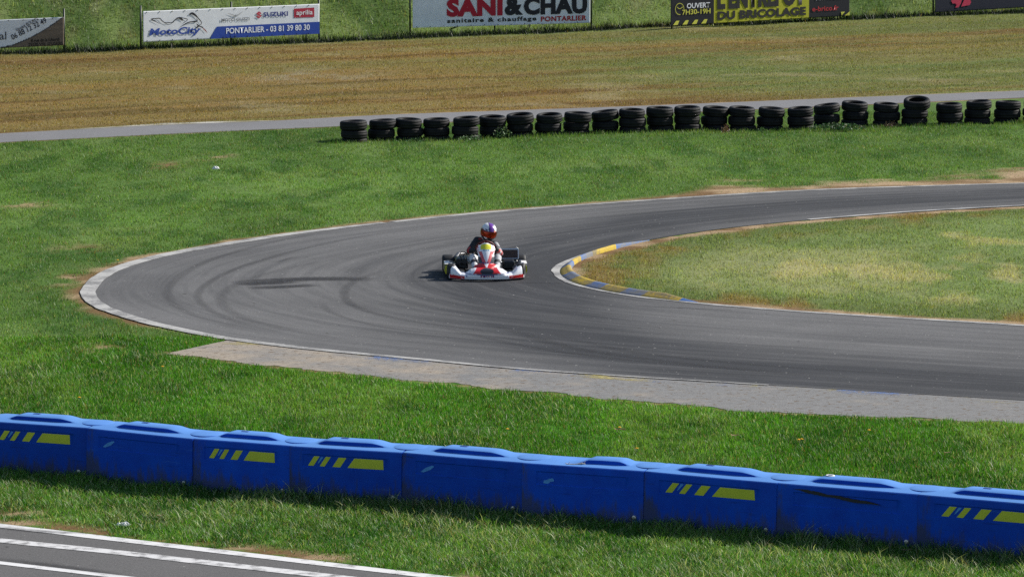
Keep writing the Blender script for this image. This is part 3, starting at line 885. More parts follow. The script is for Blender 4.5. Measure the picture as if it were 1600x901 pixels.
# ------------------------------------------------------------------ plastic barriers
def barrier_material():
    m, nt, b, out = mat_new('blue_barrier_plastic')
    tc = N(nt, 'ShaderNodeTexCoord'); oi = N(nt, 'ShaderNodeObjectInfo')
    of = N(nt, 'ShaderNodeVectorMath', operation='SCALE'); of.inputs['Scale'].default_value = 40.0
    cx = N(nt, 'ShaderNodeCombineXYZ'); nt.links.new(oi.outputs['Random'], cx.inputs[0]); nt.links.new(oi.outputs['Random'], cx.inputs[1])
    nt.links.new(cx.outputs[0], of.inputs[0])
    ad = N(nt, 'ShaderNodeVectorMath', operation='ADD'); nt.links.new(tc.outputs['Object'], ad.inputs[0]); nt.links.new(of.outputs[0], ad.inputs[1])
    n1 = N(nt, 'ShaderNodeTexNoise', i_Scale=3.0, i_Detail=8.0, i_Roughness=0.7); nt.links.new(ad.outputs[0], n1.inputs['Vector'])
    mp = N(nt, 'ShaderNodeMapping'); mp.inputs['Scale'].default_value = (9, 9, 2.0); nt.links.new(ad.outputs[0], mp.inputs['Vector'])
    n2 = N(nt, 'ShaderNodeTexNoise', i_Scale=1.4, i_Detail=7.0, i_Roughness=0.75); nt.links.new(mp.outputs[0], n2.inputs['Vector'])
    sx = N(nt, 'ShaderNodeSeparateXYZ'); nt.links.new(tc.outputs['Object'], sx.inputs[0])
    # splashed soil: a band of mud spots whose upper limit wanders
    mz = N(nt, 'ShaderNodeMapRange'); mz.inputs[1].default_value = 0.0; mz.inputs[2].default_value = 0.38; mz.inputs[3].default_value = 0.38; mz.inputs[4].default_value = -0.06
    nt.links.new(sx.outputs[2], mz.inputs[0])
    # mud also gathers at the joint on the left end of each unit
    mxx = N(nt, 'ShaderNodeMapRange'); mxx.inputs[1].default_value = 0.0; mxx.inputs[2].default_value = 0.25; mxx.inputs[3].default_value = 0.26; mxx.inputs[4].default_value = 0.0
    nt.links.new(sx.outputs[0], mxx.inputs[0])
    s = N(nt, 'ShaderNodeMath', operation='ADD'); nt.links.new(n2.outputs[0], s.inputs[0]); nt.links.new(mz.outputs[0], s.inputs[1])
    s2 = N(nt, 'ShaderNodeMath', operation='ADD'); nt.links.new(s.outputs[0], s2.inputs[0]); nt.links.new(mxx.outputs[0], s2.inputs[1])
    mk = N(nt, 'ShaderNodeMapRange'); mk.inputs[1].default_value = 0.62; mk.inputs[2].default_value = 0.82; mk.inputs[4].default_value = 0.75
    nt.links.new(s2.outputs[0], mk.inputs[0])
    mx = N(nt, 'ShaderNodeMix', data_type='RGBA'); mx.inputs[6].default_value = (0.001, 0.042, 0.37, 1); mx.inputs[7].default_value = (0.002, 0.070, 0.50, 1)
    mr = N(nt, 'ShaderNodeMapRange'); mr.inputs[1].default_value = 0.3; mr.inputs[2].default_value = 0.7; nt.links.new(n1.outputs[0], mr.inputs[0])
    nt.links.new(mr.outputs[0], mx.inputs[0])
    m2 = N(nt, 'ShaderNodeMix', data_type='RGBA'); m2.inputs[7].default_value = (0.050, 0.050, 0.040, 1)
    nt.links.new(mk.outputs[0], m2.inputs[0]); nt.links.new(mx.outputs[2], m2.inputs[6])
    # rubber smears and grey scratches along the side
    mp2 = N(nt, 'ShaderNodeMapping'); mp2.inputs['Scale'].default_value = (1.3, 1.0, 16.0); mp2.inputs['Rotation'].default_value = (0, 0.06, 0); nt.links.new(ad.outputs[0], mp2.inputs['Vector'])
    n3 = N(nt, 'ShaderNodeTexNoise', i_Scale=1.7, i_Detail=6.0, i_Roughness=0.65); nt.links.new(mp2.outputs[0], n3.inputs['Vector'])
    k3 = N(nt, 'ShaderNodeMapRange'); k3.inputs[1].default_value = 0.60; k3.inputs[2].default_value = 0.72; k3.inputs[4].default_value = 0.62; nt.links.new(n3.outputs[0], k3.inputs[0])
    m6 = N(nt, 'ShaderNodeMix', data_type='RGBA'); m6.inputs[7].default_value = (0.004, 0.018, 0.09, 1); nt.links.new(k3.outputs[0], m6.inputs[0]); nt.links.new(mx.outputs[2], m6.inputs[6])
    k4 = N(nt, 'ShaderNodeMapRange'); k4.inputs[1].default_value = 0.36; k4.inputs[2].default_value = 0.27; k4.inputs[4].default_value = 0.45; nt.links.new(n3.outputs[0], k4.inputs[0])
    m7 = N(nt, 'ShaderNodeMix', data_type='RGBA'); m7.inputs[7].default_value = (0.05, 0.17, 0.55, 1); nt.links.new(k4.outputs[0], m7.inputs[0]); nt.links.new(m6.outputs[2], m7.inputs[6])
    nt.links.new(m7.outputs[2], m2.inputs[6])
    hsv = N(nt, 'ShaderNodeHueSaturation'); hr = N(nt, 'ShaderNodeMapRange'); hr.inputs[3].default_value = 0.80; hr.inputs[4].default_value = 1.15
    nt.links.new(oi.outputs['Random'], hr.inputs[0]); nt.links.new(hr.outputs[0], hsv.inputs['Value']); nt.links.new(m2.outputs[2], hsv.inputs['Color'])
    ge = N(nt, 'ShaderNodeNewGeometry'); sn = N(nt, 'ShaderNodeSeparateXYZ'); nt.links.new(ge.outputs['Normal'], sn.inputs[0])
    # sunlit sheen of the upper faces, painted in as a paler blue
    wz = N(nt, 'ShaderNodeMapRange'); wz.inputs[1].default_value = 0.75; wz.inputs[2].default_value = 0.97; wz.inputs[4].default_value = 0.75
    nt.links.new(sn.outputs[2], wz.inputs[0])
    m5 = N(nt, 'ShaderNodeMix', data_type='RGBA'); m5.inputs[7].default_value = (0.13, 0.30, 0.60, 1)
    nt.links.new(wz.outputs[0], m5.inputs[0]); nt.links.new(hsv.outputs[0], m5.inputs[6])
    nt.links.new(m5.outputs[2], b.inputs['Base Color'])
    rr = N(nt, 'ShaderNodeMapRange'); rr.inputs[3].default_value = 0.45; rr.inputs[4].default_value = 0.70
    nt.links.new(n1.outputs[0], rr.inputs[0]); nt.links.new(rr.outputs[0], b.inputs['Roughness'])
    b.inputs['Specular IOR Level'].default_value = 0.14
    bp = N(nt, 'ShaderNodeBump', i_Strength=0.08, i_Distance=0.02); nt.links.new(n1.outputs[0], bp.inputs['Height']); nt.links.new(bp.outputs[0], b.inputs['Normal'])
    return m
M_bar = barrier_material()
M_yel = simple('faded_yellow_stripe', (0.50, 0.52, 0.018), 0.5, var=0.12, scale=9)
M_pale = simple('pale_blue_scuff', (0.05, 0.25, 0.62), 0.55, var=0.25, scale=20)
M_steel = simple('galvanised_steel', (0.42, 0.41, 0.39), 0.4, 0.8)
M_black = simple('black_plastic', (0.012, 0.012, 0.013), 0.5)
M_white_pl = simple('white_plastic', (0.72, 0.70, 0.66), 0.5)
M_scrape = simple('black_tyre_scrape', (0.010, 0.011, 0.016), 0.7)

BW = 0.345
def barrier_body(L, dented=False, bow=0.0):
    HF, W = 0.622, BW
    prof = [(-W, 0.0, 0), (-W + .004, 0.06, 0), (-W + .012, 0.33, 0), (-W + .013, .385, 0), (-W + .014, 0.395, 0), (-W + .018, 0.530, 0), (-W + .019, 0.540, 0),
            (-W + .022, 0.580, 0), (-W + .028, HF - .010, 0), (-W + .042, HF, 0), (-.165, HF + .014, 0), (-.152, HF + .015, .001), (-.136, HF + .016, .040), (-.118, HF + .018, .046),
            (0.0, HF + .020, .048), (.118, HF + .018, .046), (.136, HF + .016, .040), (.152, HF + .015, .001), (.165, HF + .014, 0), (W - .042, HF, 0), (W - .028, HF - .010, 0),
            (W - .018, .53, 0), (W - .012, .33, 0), (W, 0, 0)]
    st = sorted(set([0, .004, .05, .10, .115, .125, .135, .15, .16, .17, .18, .19, .2, .21, .225, .24, .25, .265, .28, .29, .32, .40, .5, .6, .65, .68, .70, .72, .74, .76, .78, .80, .82, .84, .845, .86, .88, .90, .93, .97, .996, 1.0]))
    nv = len(prof); nu = len(st)
    V = np.zeros((nu, nv, 3))
    for i, s in enumerate(st):
        if dented:
            p = float(sstep(.38, .50, np.array(s)) * sstep(.86, .74, np.array(s)))
            dip = -0.020 * math.exp(-((s - .36) / .12)**2)
        else:
            p = float(sstep(.17, .29, np.array(s)) * sstep(.87, .66, np.array(s))); dip = 0.0
        lower = 0.0
        endin = 0.002 if s in (0, 1.0) else 0.0
        for j, (y, z, dz) in enumerate(prof):
            zz = z + dz * p
            if 10 <= j <= 18: zz += lower + dip
            yy = y
            if 4 <= j <= 5 and .125 <= s <= .86: yy += 0.011      # recessed label panel
            yy += -bow * 4 * s * (1 - s) * (0.4 + 0.6 * min(1, z / .5))
            yy *= 1 - (endin / W if abs(y) > .2 else 0)
            V[i, j] = (s * L, yy, zz)
    bm = bmesh.new()
    vs = [[bm.verts.new(V[i, j]) for j in range(nv)] for i in range(nu)]
    for i in range(nu - 1):
        for j in range(nv - 1):
            bm.faces.new((vs[i][j], vs[i + 1][j], vs[i + 1][j + 1], vs[i][j + 1]))
    bm.faces.new(vs[0]); bm.faces.new(list(reversed(vs[-1])))
    fix_normals(bm)
    return bm

def front_y(z, bow=0.0, s=0.5, rec=True):
    y = np.interp(z, [0, .06, .33, .54, .585], [-BW, -BW + .004, -BW + .012, -BW + .019, -BW + .022])
    y += (0.011 if rec else 0.0)
    y += -bow * 4 * s * (1 - s) * (0.4 + 0.6 * min(1, z / .5))
    return y

def front_poly(name, pts, L, mat, parent, lift, bow, rec=True):
    """thin plate on the front face; pts are (fraction along, z)"""
    bm = bmesh.new()
    a = [bm.verts.new((s * L, front_y(z, bow, s, rec) - lift, z)) for s, z in pts]
    b = [bm.verts.new((s * L, front_y(z, bow, s, rec) + 0.004, z)) for s, z in pts]
    n = len(pts)
    bm.faces.new(a); bm.faces.new(list(reversed(b)))
    for k in range(n): bm.faces.new((a[k], b[k], b[(k + 1) % n], a[(k + 1) % n]))
    fix_normals(bm)
    return bm_obj(name, bm, mat, parent)

def make_barrier(i, p0, p1, kind, label):
    d = p1 - p0; L = float(np.linalg.norm(d)) - 0.002
    ang = math.atan2(d[1], d[0])
    nrm = np.array([-d[1], d[0]]) / np.linalg.norm(d)
    o = p0 + nrm * BW + nrm * [0, .01, -.005, .012, .0, .008, -.006, .0, .008, 0][i % 10]
    bow = [0, .0, .012, -.01, .008, .012, .0, .018, .006, .0][i % 10]
    root = empty('plastic_barrier', (o[0], o[1], 0), ang)
    tag(root, label, 'barrier', 'blue plastic barriers along the verge')
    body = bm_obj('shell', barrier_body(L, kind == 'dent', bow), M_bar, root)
    set_auto_smooth(body, 28)
    # round coupling tongue that lies over the next unit
    bm = bmesh.new()
    add_lathe(bm, [(0.001, .652), (.10, .651), (.175, .647), (.200, .641), (.206, .630), (.206, .590), (.001, .590)], 36, 'z', (L - .01, 0, 0), closed=False)
    fix_normals(bm)
    tg = bm_obj('coupling', bm, M_bar, root); set_auto_smooth(tg, 40)
    if kind == 'stripe':
        z0, z1 = .405, .520
        sl = .055
        for a, b_ in [(.165, .245), (.270, .345), (.385, .485)]:
            front_poly('yellow_stripe', [(a, z0), (b_ - sl * .55, z0), (b_ + sl * .45, z1), (a + sl, z1)], L, M_yel, root, .004, bow)
        front_poly('yellow_stripe', [(.520, z0), (.84, z0), (.835, z1), (.520 + sl * 1.1, z1)], L, M_yel, root, .004, bow)
        front_poly('scuff', [(.252, .435), (.262, .44), (.305, .515), (.282, .515)], L, M_pale, root, .0035, bow)
    elif kind == 'blank':
        front_poly('scuff', [(.155, .415), (.18, .412), (.235, .445), (.27, .49), (.255, .50), (.20, .47)], L, M_pale, root, .0035, bow)
    elif kind == 'dent':
        front_poly('scuff', [(.175, .405), (.215, .40), (.235, .425), (.265, .435), (.255, .468), (.225, .46), (.205, .445), (.18, .435)], L, M_pale, root, .0035, bow)
    elif kind == 'scrape':
        for k in range(9):
            s0 = .12 + .05 * k + random.uniform(-.02, .02); ln = random.uniform(.16, .28); zc = .575 - .010 * k + random.uniform(-.012, .006)
            pts = [(s0, zc)] + [(s0 + ln * q, zc - .02 * q + random.uniform(.006, .022)) for q in (.3, .6)] + [(s0 + ln, zc - .025)] + [(s0 + ln * q, zc - .02 * q - random.uniform(.006, .020)) for q in (.7, .35)]
            front_poly('scrape', pts, L, M_scrape, root, .0045 + .0006 * k, bow, rec=False)
    # moulded slot on the plateau, or a cap
    bm = bmesh.new()
    if kind == 'scrape':
        add_lathe(bm, [(.032, .682), (.052, .682), (.054, .696), (.046, .702), (.034, .700)], 20, 'z', (.30 * L, .01, 0))
        fix_normals(bm); c = bm_obj('cap_ring', bm, M_white_pl, root); set_auto_smooth(c, 40)
    elif kind != 'dent':
        add_box(bm, (.40 * L, .03, .689), (.095, .05, .012), bevel=.004)
        c = bm_obj('slot', bm, M_slot, root)
    if kind != 'dent' or True:
        bm = bmesh.new()
        add_lathe(bm, [(.001, -BW - .025), (.008, -BW - .025), (.009, -BW - .018), (.014, -BW - .018), (.024, -BW - .015), (.026, -BW + .007), (.001, -BW + .007)], 18, 'y', (.93 * L, 0, .085), closed=False)
        fix_normals(bm); c = bm_obj('bolt', bm, M_steel, root); set_auto_smooth(c, 40)
    return root
M_slot = simple('slot_dark_blue', (0.004, 0.035, 0.20), 0.6)
blabels = [
    None,
    'blue plastic barrier with yellow stripes cut by the left edge of the photo',
    'blank blue barrier with one pale scuff and a bolt, second from the left edge',
    'shortest blue barrier with yellow stripes, right of the blank second barrier',
    'blue barrier with yellow stripes, fourth from the left, muddy foot',
    'blank blue barrier with slanted pale scuff, between striped and dented barriers',
    'dented blank blue barrier with frayed white cord lying on its top',
    'blue barrier with yellow stripes between the dented barrier and the black-scraped one',
    'blank blue barrier with long black scrape and white ring cap on top',
    'blue plastic barrier with yellow stripes cut by the right edge of the photo',
]
kinds = ['', 'stripe', 'blank', 'stripe', 'stripe', 'blank', 'dent', 'stripe', 'scrape', 'stripe']
for i in range(1, 10):
    make_barrier(i, bar[i], bar[i + 1], kinds[i], blabels[i])

# cord on the dented barrier
def barrier_pt(i, s, y, z):
    d = bar[i + 1] - bar[i]; n = np.array([-d[1], d[0]]) / np.linalg.norm(d)
    q = bar[i] + d * s + n * (BW + y)
    return Vector((q[0], q[1], z))
bm = bmesh.new()
cp = [(.30, -.16, .612), (.34, -.19, .615), (.37, -.20, .618), (.40, -.19, .622), (.43, -.17, .628), (.46, -.19, .635), (.485, -.18, .632)]
add_tube(bm, [barrier_pt(6, *c) for c in cp], [.006, .008, .011, .007, .008, .010, .005], 8)
for c in ((.345, -.195, .618), (.47, -.185, .636)):
    p = barrier_pt(6, *c)
    add_tube(bm, [p, p + Vector((.02, -.02, .035))], [.006, .002], 6)
    add_tube(bm, [p, p + Vector((-.035, -.01, .02))], [.006, .002], 6)
tag(bm_obj('cord', bm, simple('frayed_cord', (0.5, 0.45, 0.38), 0.9)), 'frayed pale cord lying in the dent on top of the blank barrier', 'cord')

# ------------------------------------------------------------------ tyres
def rubber_material():
    m, nt, b, out = mat_new('old_tyre_rubber')
    tc = N(nt, 'ShaderNodeTexCoord'); oi = N(nt, 'ShaderNodeObjectInfo')
    no = N(nt, 'ShaderNodeTexNoise', i_Scale=7.0, i_Detail=7.0, i_Roughness=0.7); nt.links.new(tc.outputs['Object'], no.inputs['Vector'])
    no.noise_dimensions = '4D'; mu = N(nt, 'ShaderNodeMath', operation='MULTIPLY'); mu.inputs[1].default_value = 50.0
    nt.links.new(oi.outputs['Random'], mu.inputs[0]); nt.links.new(mu.outputs[0], no.inputs['W'])
    mr = N(nt, 'ShaderNodeMapRange'); mr.inputs[1].default_value = 0.35; mr.inputs[2].default_value = 0.75
    nt.links.new(no.outputs[0], mr.inputs[0])
    mx = N(nt, 'ShaderNodeMix', data_type='RGBA'); mx.inputs[6].default_value = (0.005, 0.005, 0.006, 1); mx.inputs[7].default_value = (0.020, 0.019, 0.018, 1)
    nt.links.new(mr.outputs[0], mx.inputs[0]); nt.links.new(mx.outputs[2], b.inputs['Base Color'])
    b.inputs['Roughness'].default_value = 0.68; b.inputs['Specular IOR Level'].default_value = 0.18
    return m
M_tyre = rubber_material()
def tyre_mesh(name, R, W, r):
    prof = []
    hw = W / 2
    # tread with grooves, shoulder, sidewall, bead, open inside
    tread = [(-.84, -.008), (-.70, .000), (-.42, .004), (-.40, .002), (-.37, .002), (-.35, .005), (0, .006), (.35, .005), (.37, .002), (.40, .002), (.42, .004), (.70, .000), (.84, -.008)]
    prof += [(R - .006 + d, hw * t) for t, d in tread]
    prof += [(R - .026, hw * .955), (R - .050, hw * 1.0), (R - .075, hw * 1.03), (r + .030, hw * .93), (r + .008, hw * .80), (r, hw * .70)]
    prof += [(r + .004, hw * .62), (r + .03, hw * .74), (R - .06, hw * .80), (R - .03, hw * .5), (R - .026, 0), (R - .03, -hw * .5), (R - .06, -hw * .80), (r + .03, -hw * .74), (r + .004, -hw * .62)]
    prof += [(r, -hw * .70), (r + .008, -hw * .80), (r + .030, -hw * .93), (R - .075, -hw * 1.03), (R - .050, -hw), (R - .026, -hw * .955)]
    bm = bmesh.new()
    n = 96
    rings = add_lathe(bm, prof, n, 'z')
    # shallow lug blocks on both shoulders
    for i in (0, 12):
        for k in range(n):
            if k % 4 < 1:
                v = rings[i][k]; l = math.hypot(v.co.x, v.co.y); f = (l - .006) / l; v.co.x *= f; v.co.y *= f
    fix_normals(bm)
    me = bpy.data.meshes.new(name); bm.to_mesh(me); bm.free()
    me.materials.append(M_tyre)
    return me
T_MESH = [tyre_mesh('tyre', .297, .190, .172), tyre_mesh('tyre', .304, .200, .182), tyre_mesh('tyre', .290, .178, .180)]
T_W = [.190, .200, .178]
ordn = ['first', 'second', 'third', 'fourth', 'fifth', 'sixth', 'seventh', 'eighth', 'ninth', 'tenth', 'eleventh', 'twelfth']
stacks = [(552,224,192),(596,221,191),(639,220,189),(683,219,189),(727,219,187),(770,216,187),(813,215,182),(857,214,182),(902,212,179),(945,210,178),
          (988,210,174),(1032,208,171),(1075,207,170),(1118,205,171),(1161,205,171),(1205,204,172),(1253,204,172),(1294,199,168),(1337,198,163),(1386,198,165),(1432,198,160),(1486,197,165),(1530,195,161),(1576,194,161),(1621,193,160)]
for i, (u, vb, vt) in enumerate(stacks):
    q = ground_at(u, vb - 2.0)
    q = q + np.array([0, .295])
    ks = [random.choice([0, 0, 1, 2]) for _ in range(3)]
    z = -max(.02, min(.17, sum(T_W[k] for k in ks) - ((vb - vt) / sc_at(q) - .015)))
    if i < 12: where = '%s stack from the left' % ordn[i]
    elif i < 24: where = '%s whole stack from the right edge' % ordn[23 - i]
    else: where = 'stack cut by the right edge'
    if i == 0: where = 'leftmost stack of the tyre row'
    for lv in range(3):
        k = ks[lv]
        if i == 20 and lv == 2: k = 1
        o = bpy.data.objects.new('tyre', T_MESH[k]); COL.objects.link(o)
        jx, jy = random.uniform(-.022, .022), random.uniform(-.02, .02)
        tilt = random.uniform(-.02, .02); tilt2 = random.uniform(-.02, .02)
        if lv == 2: tilt = random.uniform(-.06, .06); tilt2 = random.uniform(.0, .10)
        zc = z + T_W[k] / 2
        if lv == 2: zc += abs(tilt) * .10 + abs(tilt2) * .08
        if lv == 2 and i in (9, 17): tilt, tilt2 = -.13, .03; zc += .015
        if lv == 2 and i == 20: tilt, tilt2, jx = -.03, .22, .03; zc += .02
        o.location = (q[0] + jx, q[1] + jy, zc)
        o.rotation_mode = 'ZYX'
        o.rotation_euler = (tilt2, tilt, random.uniform(0, 6.28))
        z += T_W[k] + .001
        lvl = ['bottom black tyre in the grass', 'middle black tyre', 'top black tyre'][lv]
        if i == 20 and lv == 2: lab = 'tilted top tyre showing its open hole, before the gap near the right end'
        elif lv == 2 and i in (9, 17): lab = 'slanting top black tyre of the %s' % where
        else: lab = '%s of the %s' % (lvl, where)
        tag(o, lab, 'tyre', 'old black tyres stacked in a row')

# ------------------------------------------------------------------ small plants and litter
M_leaf = attr_mat('weed_leaf', 0.6, trans=0.25)
def weed(u, v, w, h, n, col, label, name='weed_clump', ls=.05):
    q = ground_at(u, v)
    V, Fc, Cc = [], [], []
    for k in range(n):
        a = random.uniform(0, 2 * PI); rr = math.sqrt(random.random())
        hx = rr * math.cos(a) * w; hy = rr * math.sin(a) * min(w, .22)
        top = h * (1 - .6 * rr * rr) * random.uniform(.25, 1)
        c = Vector((hx, hy, top))
        t = Vector((random.gauss(0, 1), random.gauss(0, 1), random.gauss(0, .6))).normalized()
        s = t.cross(Vector((random.gauss(0, 1), random.gauss(0, 1), random.gauss(0, 1)))).normalized()
        l = ls * random.uniform(.6, 1.3)
        i = len(V)
        V += [c - t * l * .5, c + s * l * .32, c + t * l * .5, c - s * l * .32]
        Fc.append((i, i + 1, i + 2, i + 3))
        cc = [x * random.uniform(.6, 1.4) for x in col]; Cc += [cc] * 4
    for k in range(n // 8):      # stems
        a = random.uniform(0, 2 * PI); rr = random.random()
        b0 = Vector((rr * math.cos(a) * w * .8, rr * math.sin(a) * .15, -.01)); t = b0 + Vector((random.uniform(-.04, .04), random.uniform(-.04, .04), h * random.uniform(.5, 1.05)))
        i = len(V)
        V += [b0 + Vector((-.006, 0, 0)), b0 + Vector((.006, 0, 0)), t + Vector((.003, 0, 0)), t + Vector((-.003, 0, 0))]
        Fc.append((i, i + 1, i + 2, i + 3)); Cc += [list(col)] * 4
    me = np_mesh(name, np.array([list(x) for x in V]), Fc)
    set_col(me, np.array(Cc))
    o = link_mesh(name, me, M_leaf); o.location = (q[0], q[1], 0)
    return tag(o, label, 'weeds')
weed(785, 214, .22, .24, 170, (.09, .15, .045), 'tallest leafy weed clump in front of the left half of the tyre row')
weed(735, 220, .30, .13, 130, (.06, .12, .03), 'low weeds at the foot of the fifth and sixth tyre stacks', ls=.04)
weed(1310, 203, .62, .17, 420, (.05, .105, .03), 'wide dark green nettle clump in front of the tyres right of centre')
weed(1190, 207, .10, .14, 45, (.075, .13, .04), 'small green weed tuft between nettles and brown dead tuft', ls=.035)
weed(1134, 207, .10, .20, 70, (.17, .095, .045), 'brown dead weed tuft in front of the tyres', ls=.035)
weed(1392, 199, .18, .16, 70, (.11, .075, .045), 'dry twiggy weeds at foot of the tyres near the gap', ls=.03)
weed(650, 222, .25, .09, 70, (.06, .12, .03), 'low green weeds at foot of the third tyre stack', ls=.035)

M_dand = simple('dandelion_yellow', (0.75, 0.42, 0.01), 0.7, var=0.2, scale=60)
M_stem = simple('flower_stem_green', (0.07, 0.12, 0.03), 0.6)
def dandelion(u, v, n, label):
    q = ground_at(u, v)
    root = empty('dandelion', (q[0], q[1], 0)); tag(root, label, 'flower', 'dandelions in the grass')
    bm = bmesh.new(); b2 = bmesh.new()
    for k in range(n):
        ox, oy = (0, 0) if k == 0 else (random.uniform(-.05, .05), random.uniform(-.06, .06))
        hz = random.uniform(.06, .085)
        add_tube(b2, [(ox, oy, -.005), (ox * 1.05, oy, hz)], .003, 6)
        for ring, (rr, zz, m_) in enumerate([(.024, .002, 14), (.017, .007, 11), (.009, .011, 8)]):
            for j in range(m_):
                a = 2 * PI * j / m_ + ring * .3
                c, s = math.cos(a), math.sin(a)
                p = lambda r_, t_, z_: bm.verts.new((ox * 1.05 + c * r_ - s * t_, oy + s * r_ + c * t_, hz + z_))
                bm.faces.new((p(0, 0, zz), p(rr, -.004, zz + .002), p(rr * 1.08, 0, zz + .001), p(rr, .004, zz + .002)))
    bm_obj('petals', bm, M_dand, root); bm_obj('stem', b2, M_stem, root)
dandelion(1248, 694, 2, 'pair of yellow dandelions in the verge above the black-scraped barrier')
dandelion(995, 708, 1, 'yellow dandelion just above the joint right of the dented barrier')
dandelion(793, 678, 1, 'yellow dandelion above the middle blank barrier, left of centre')
dandelion(1358, 679, 1, 'yellow dandelion in the verge highest towards the right edge')
dandelion(968, 676, 1, 'small yellow dandelion midway between run-off and dented barrier')
dandelion(124, 630, 1, 'yellow dandelion in the verge above the leftmost barriers')
dandelion(254, 581, 1, 'yellow dandelion left of and below the tip of the run-off')
dandelion(184, 413, 1, 'yellow dandelion at the outer edge of the hairpin, left end')

M_paper = simple('white_paper', (0.75, 0.74, 0.72), 0.8, var=0.1)
M_dry = simple('dry_leaf_brown', (0.33, 0.22, 0.12), 0.8, var=0.3, scale=40)
def crumple(name, u, v, sx, sy, h, mat, label, cat, seed):
    q = ground_at(u, v); r = random.Random(seed)
    bm = bmesh.new(); bmesh.ops.create_icosphere(bm, subdivisions=3, radius=1)
    for vv in bm.verts:
        f = r.uniform(.7, 1.15)
        vv.co = Vector((vv.co.x * sx * f, vv.co.y * sy * f, max(-.2, vv.co.z * r.uniform(.5, 1.1)) * h + h * .35))
    o = bm_obj(name, bm, mat); o.location = (q[0], q[1], .03)
    return tag(o, label, cat)
crumple('crumpled_paper', 186, 825, .035, .03, .03, M_paper, 'smaller left scrap of crumpled white paper by the near white edge line', 'litter', 1)
crumple('crumpled_paper', 196, 825, .050, .04, .04, M_paper, 'larger right scrap of crumpled white paper by the near white edge line', 'litter', 2)
crumple('crumpled_paper', 337, 267, .075, .06, .05, M_paper, 'white litter lying in the far green field left of the tyres', 'litter', 3)
def leaf(u, v, s, label, z=.05):
    q = ground_at(u, v)
    bm = bmesh.new()
    n = 12; top = []
    for k in range(n):
        a = 2 * PI * k / n
        top.append(bm.verts.new((math.cos(a) * s * (1 + .25 * math.cos(3 * a)), math.sin(a) * s * .6, .012 * math.cos(2 * a) + z + .3 * s * abs(math.sin(a)))))
    c = bm.verts.new((0, 0, z))
    for k in range(n): bm.faces.new((c, top[k], top[(k + 1) % n]))
    bmesh.ops.solidify(bm, geom=bm.faces[:], thickness=.002)
    o = bm_obj('dry_leaf', bm, M_dry); o.location = (q[0], q[1], 0); o.rotation_euler = (0, 0, random.uniform(-.5, .5))
    tag(o, label, 'leaf')
leaf(249, 812, .05, 'dry tan leaf in the grass above the near white edge line')
leaf(967, 677, .075, 'dry brown leaf in the verge left of the small dandelion')
leaf(1148, 686, .06, 'dry brown leaf lying above the striped barrier right of centre')
leaf(1416, 866, .055, 'dry leaf at the foot of the black-scraped barrier')
leaf(1480, 713, .05, 'dry leaf in the verge above the rightmost barrier')

# ------------------------------------------------------------------ banners
M_post = simple('dark_green_post', (0.010, 0.022, 0.012), 0.5)
M_cloth = attr_mat('printed_banner_cloth', 0.55, trans=0.25, var=0.05, vscale=3.0, spec=0.3)
_ink = {}
def ink(c):
    k = tuple(round(x, 3) for x in c)
    if k not in _ink: _ink[k] = simple('print_ink', c, 0.55, var=0.04, spec=0.3)
    return _ink[k]

def text_polys(body, bold=0.0, shear=0.0, spacing=1.0):
    cu = bpy.data.curves.new('lettering', 'FONT'); cu.body = body; cu.size = 1.0
    cu.offset = bold; cu.shear = shear; cu.space_character = spacing; cu.resolution_u = 3; cu.fill_mode = 'FRONT'
    o = bpy.data.objects.new('lettering', cu); COL.objects.link(o)
    bpy.context.view_layer.update()
    dg = bpy.context.evaluated_depsgraph_get()
    me = bpy.data.meshes.new_from_object(o.evaluated_get(dg))
    bpy.data.objects.remove(o); bpy.data.curves.remove(cu)
    co = np.zeros(len(me.vertices) * 3, np.float32); me.vertices.foreach_get('co', co)
    return me, co.reshape(-1, 3)

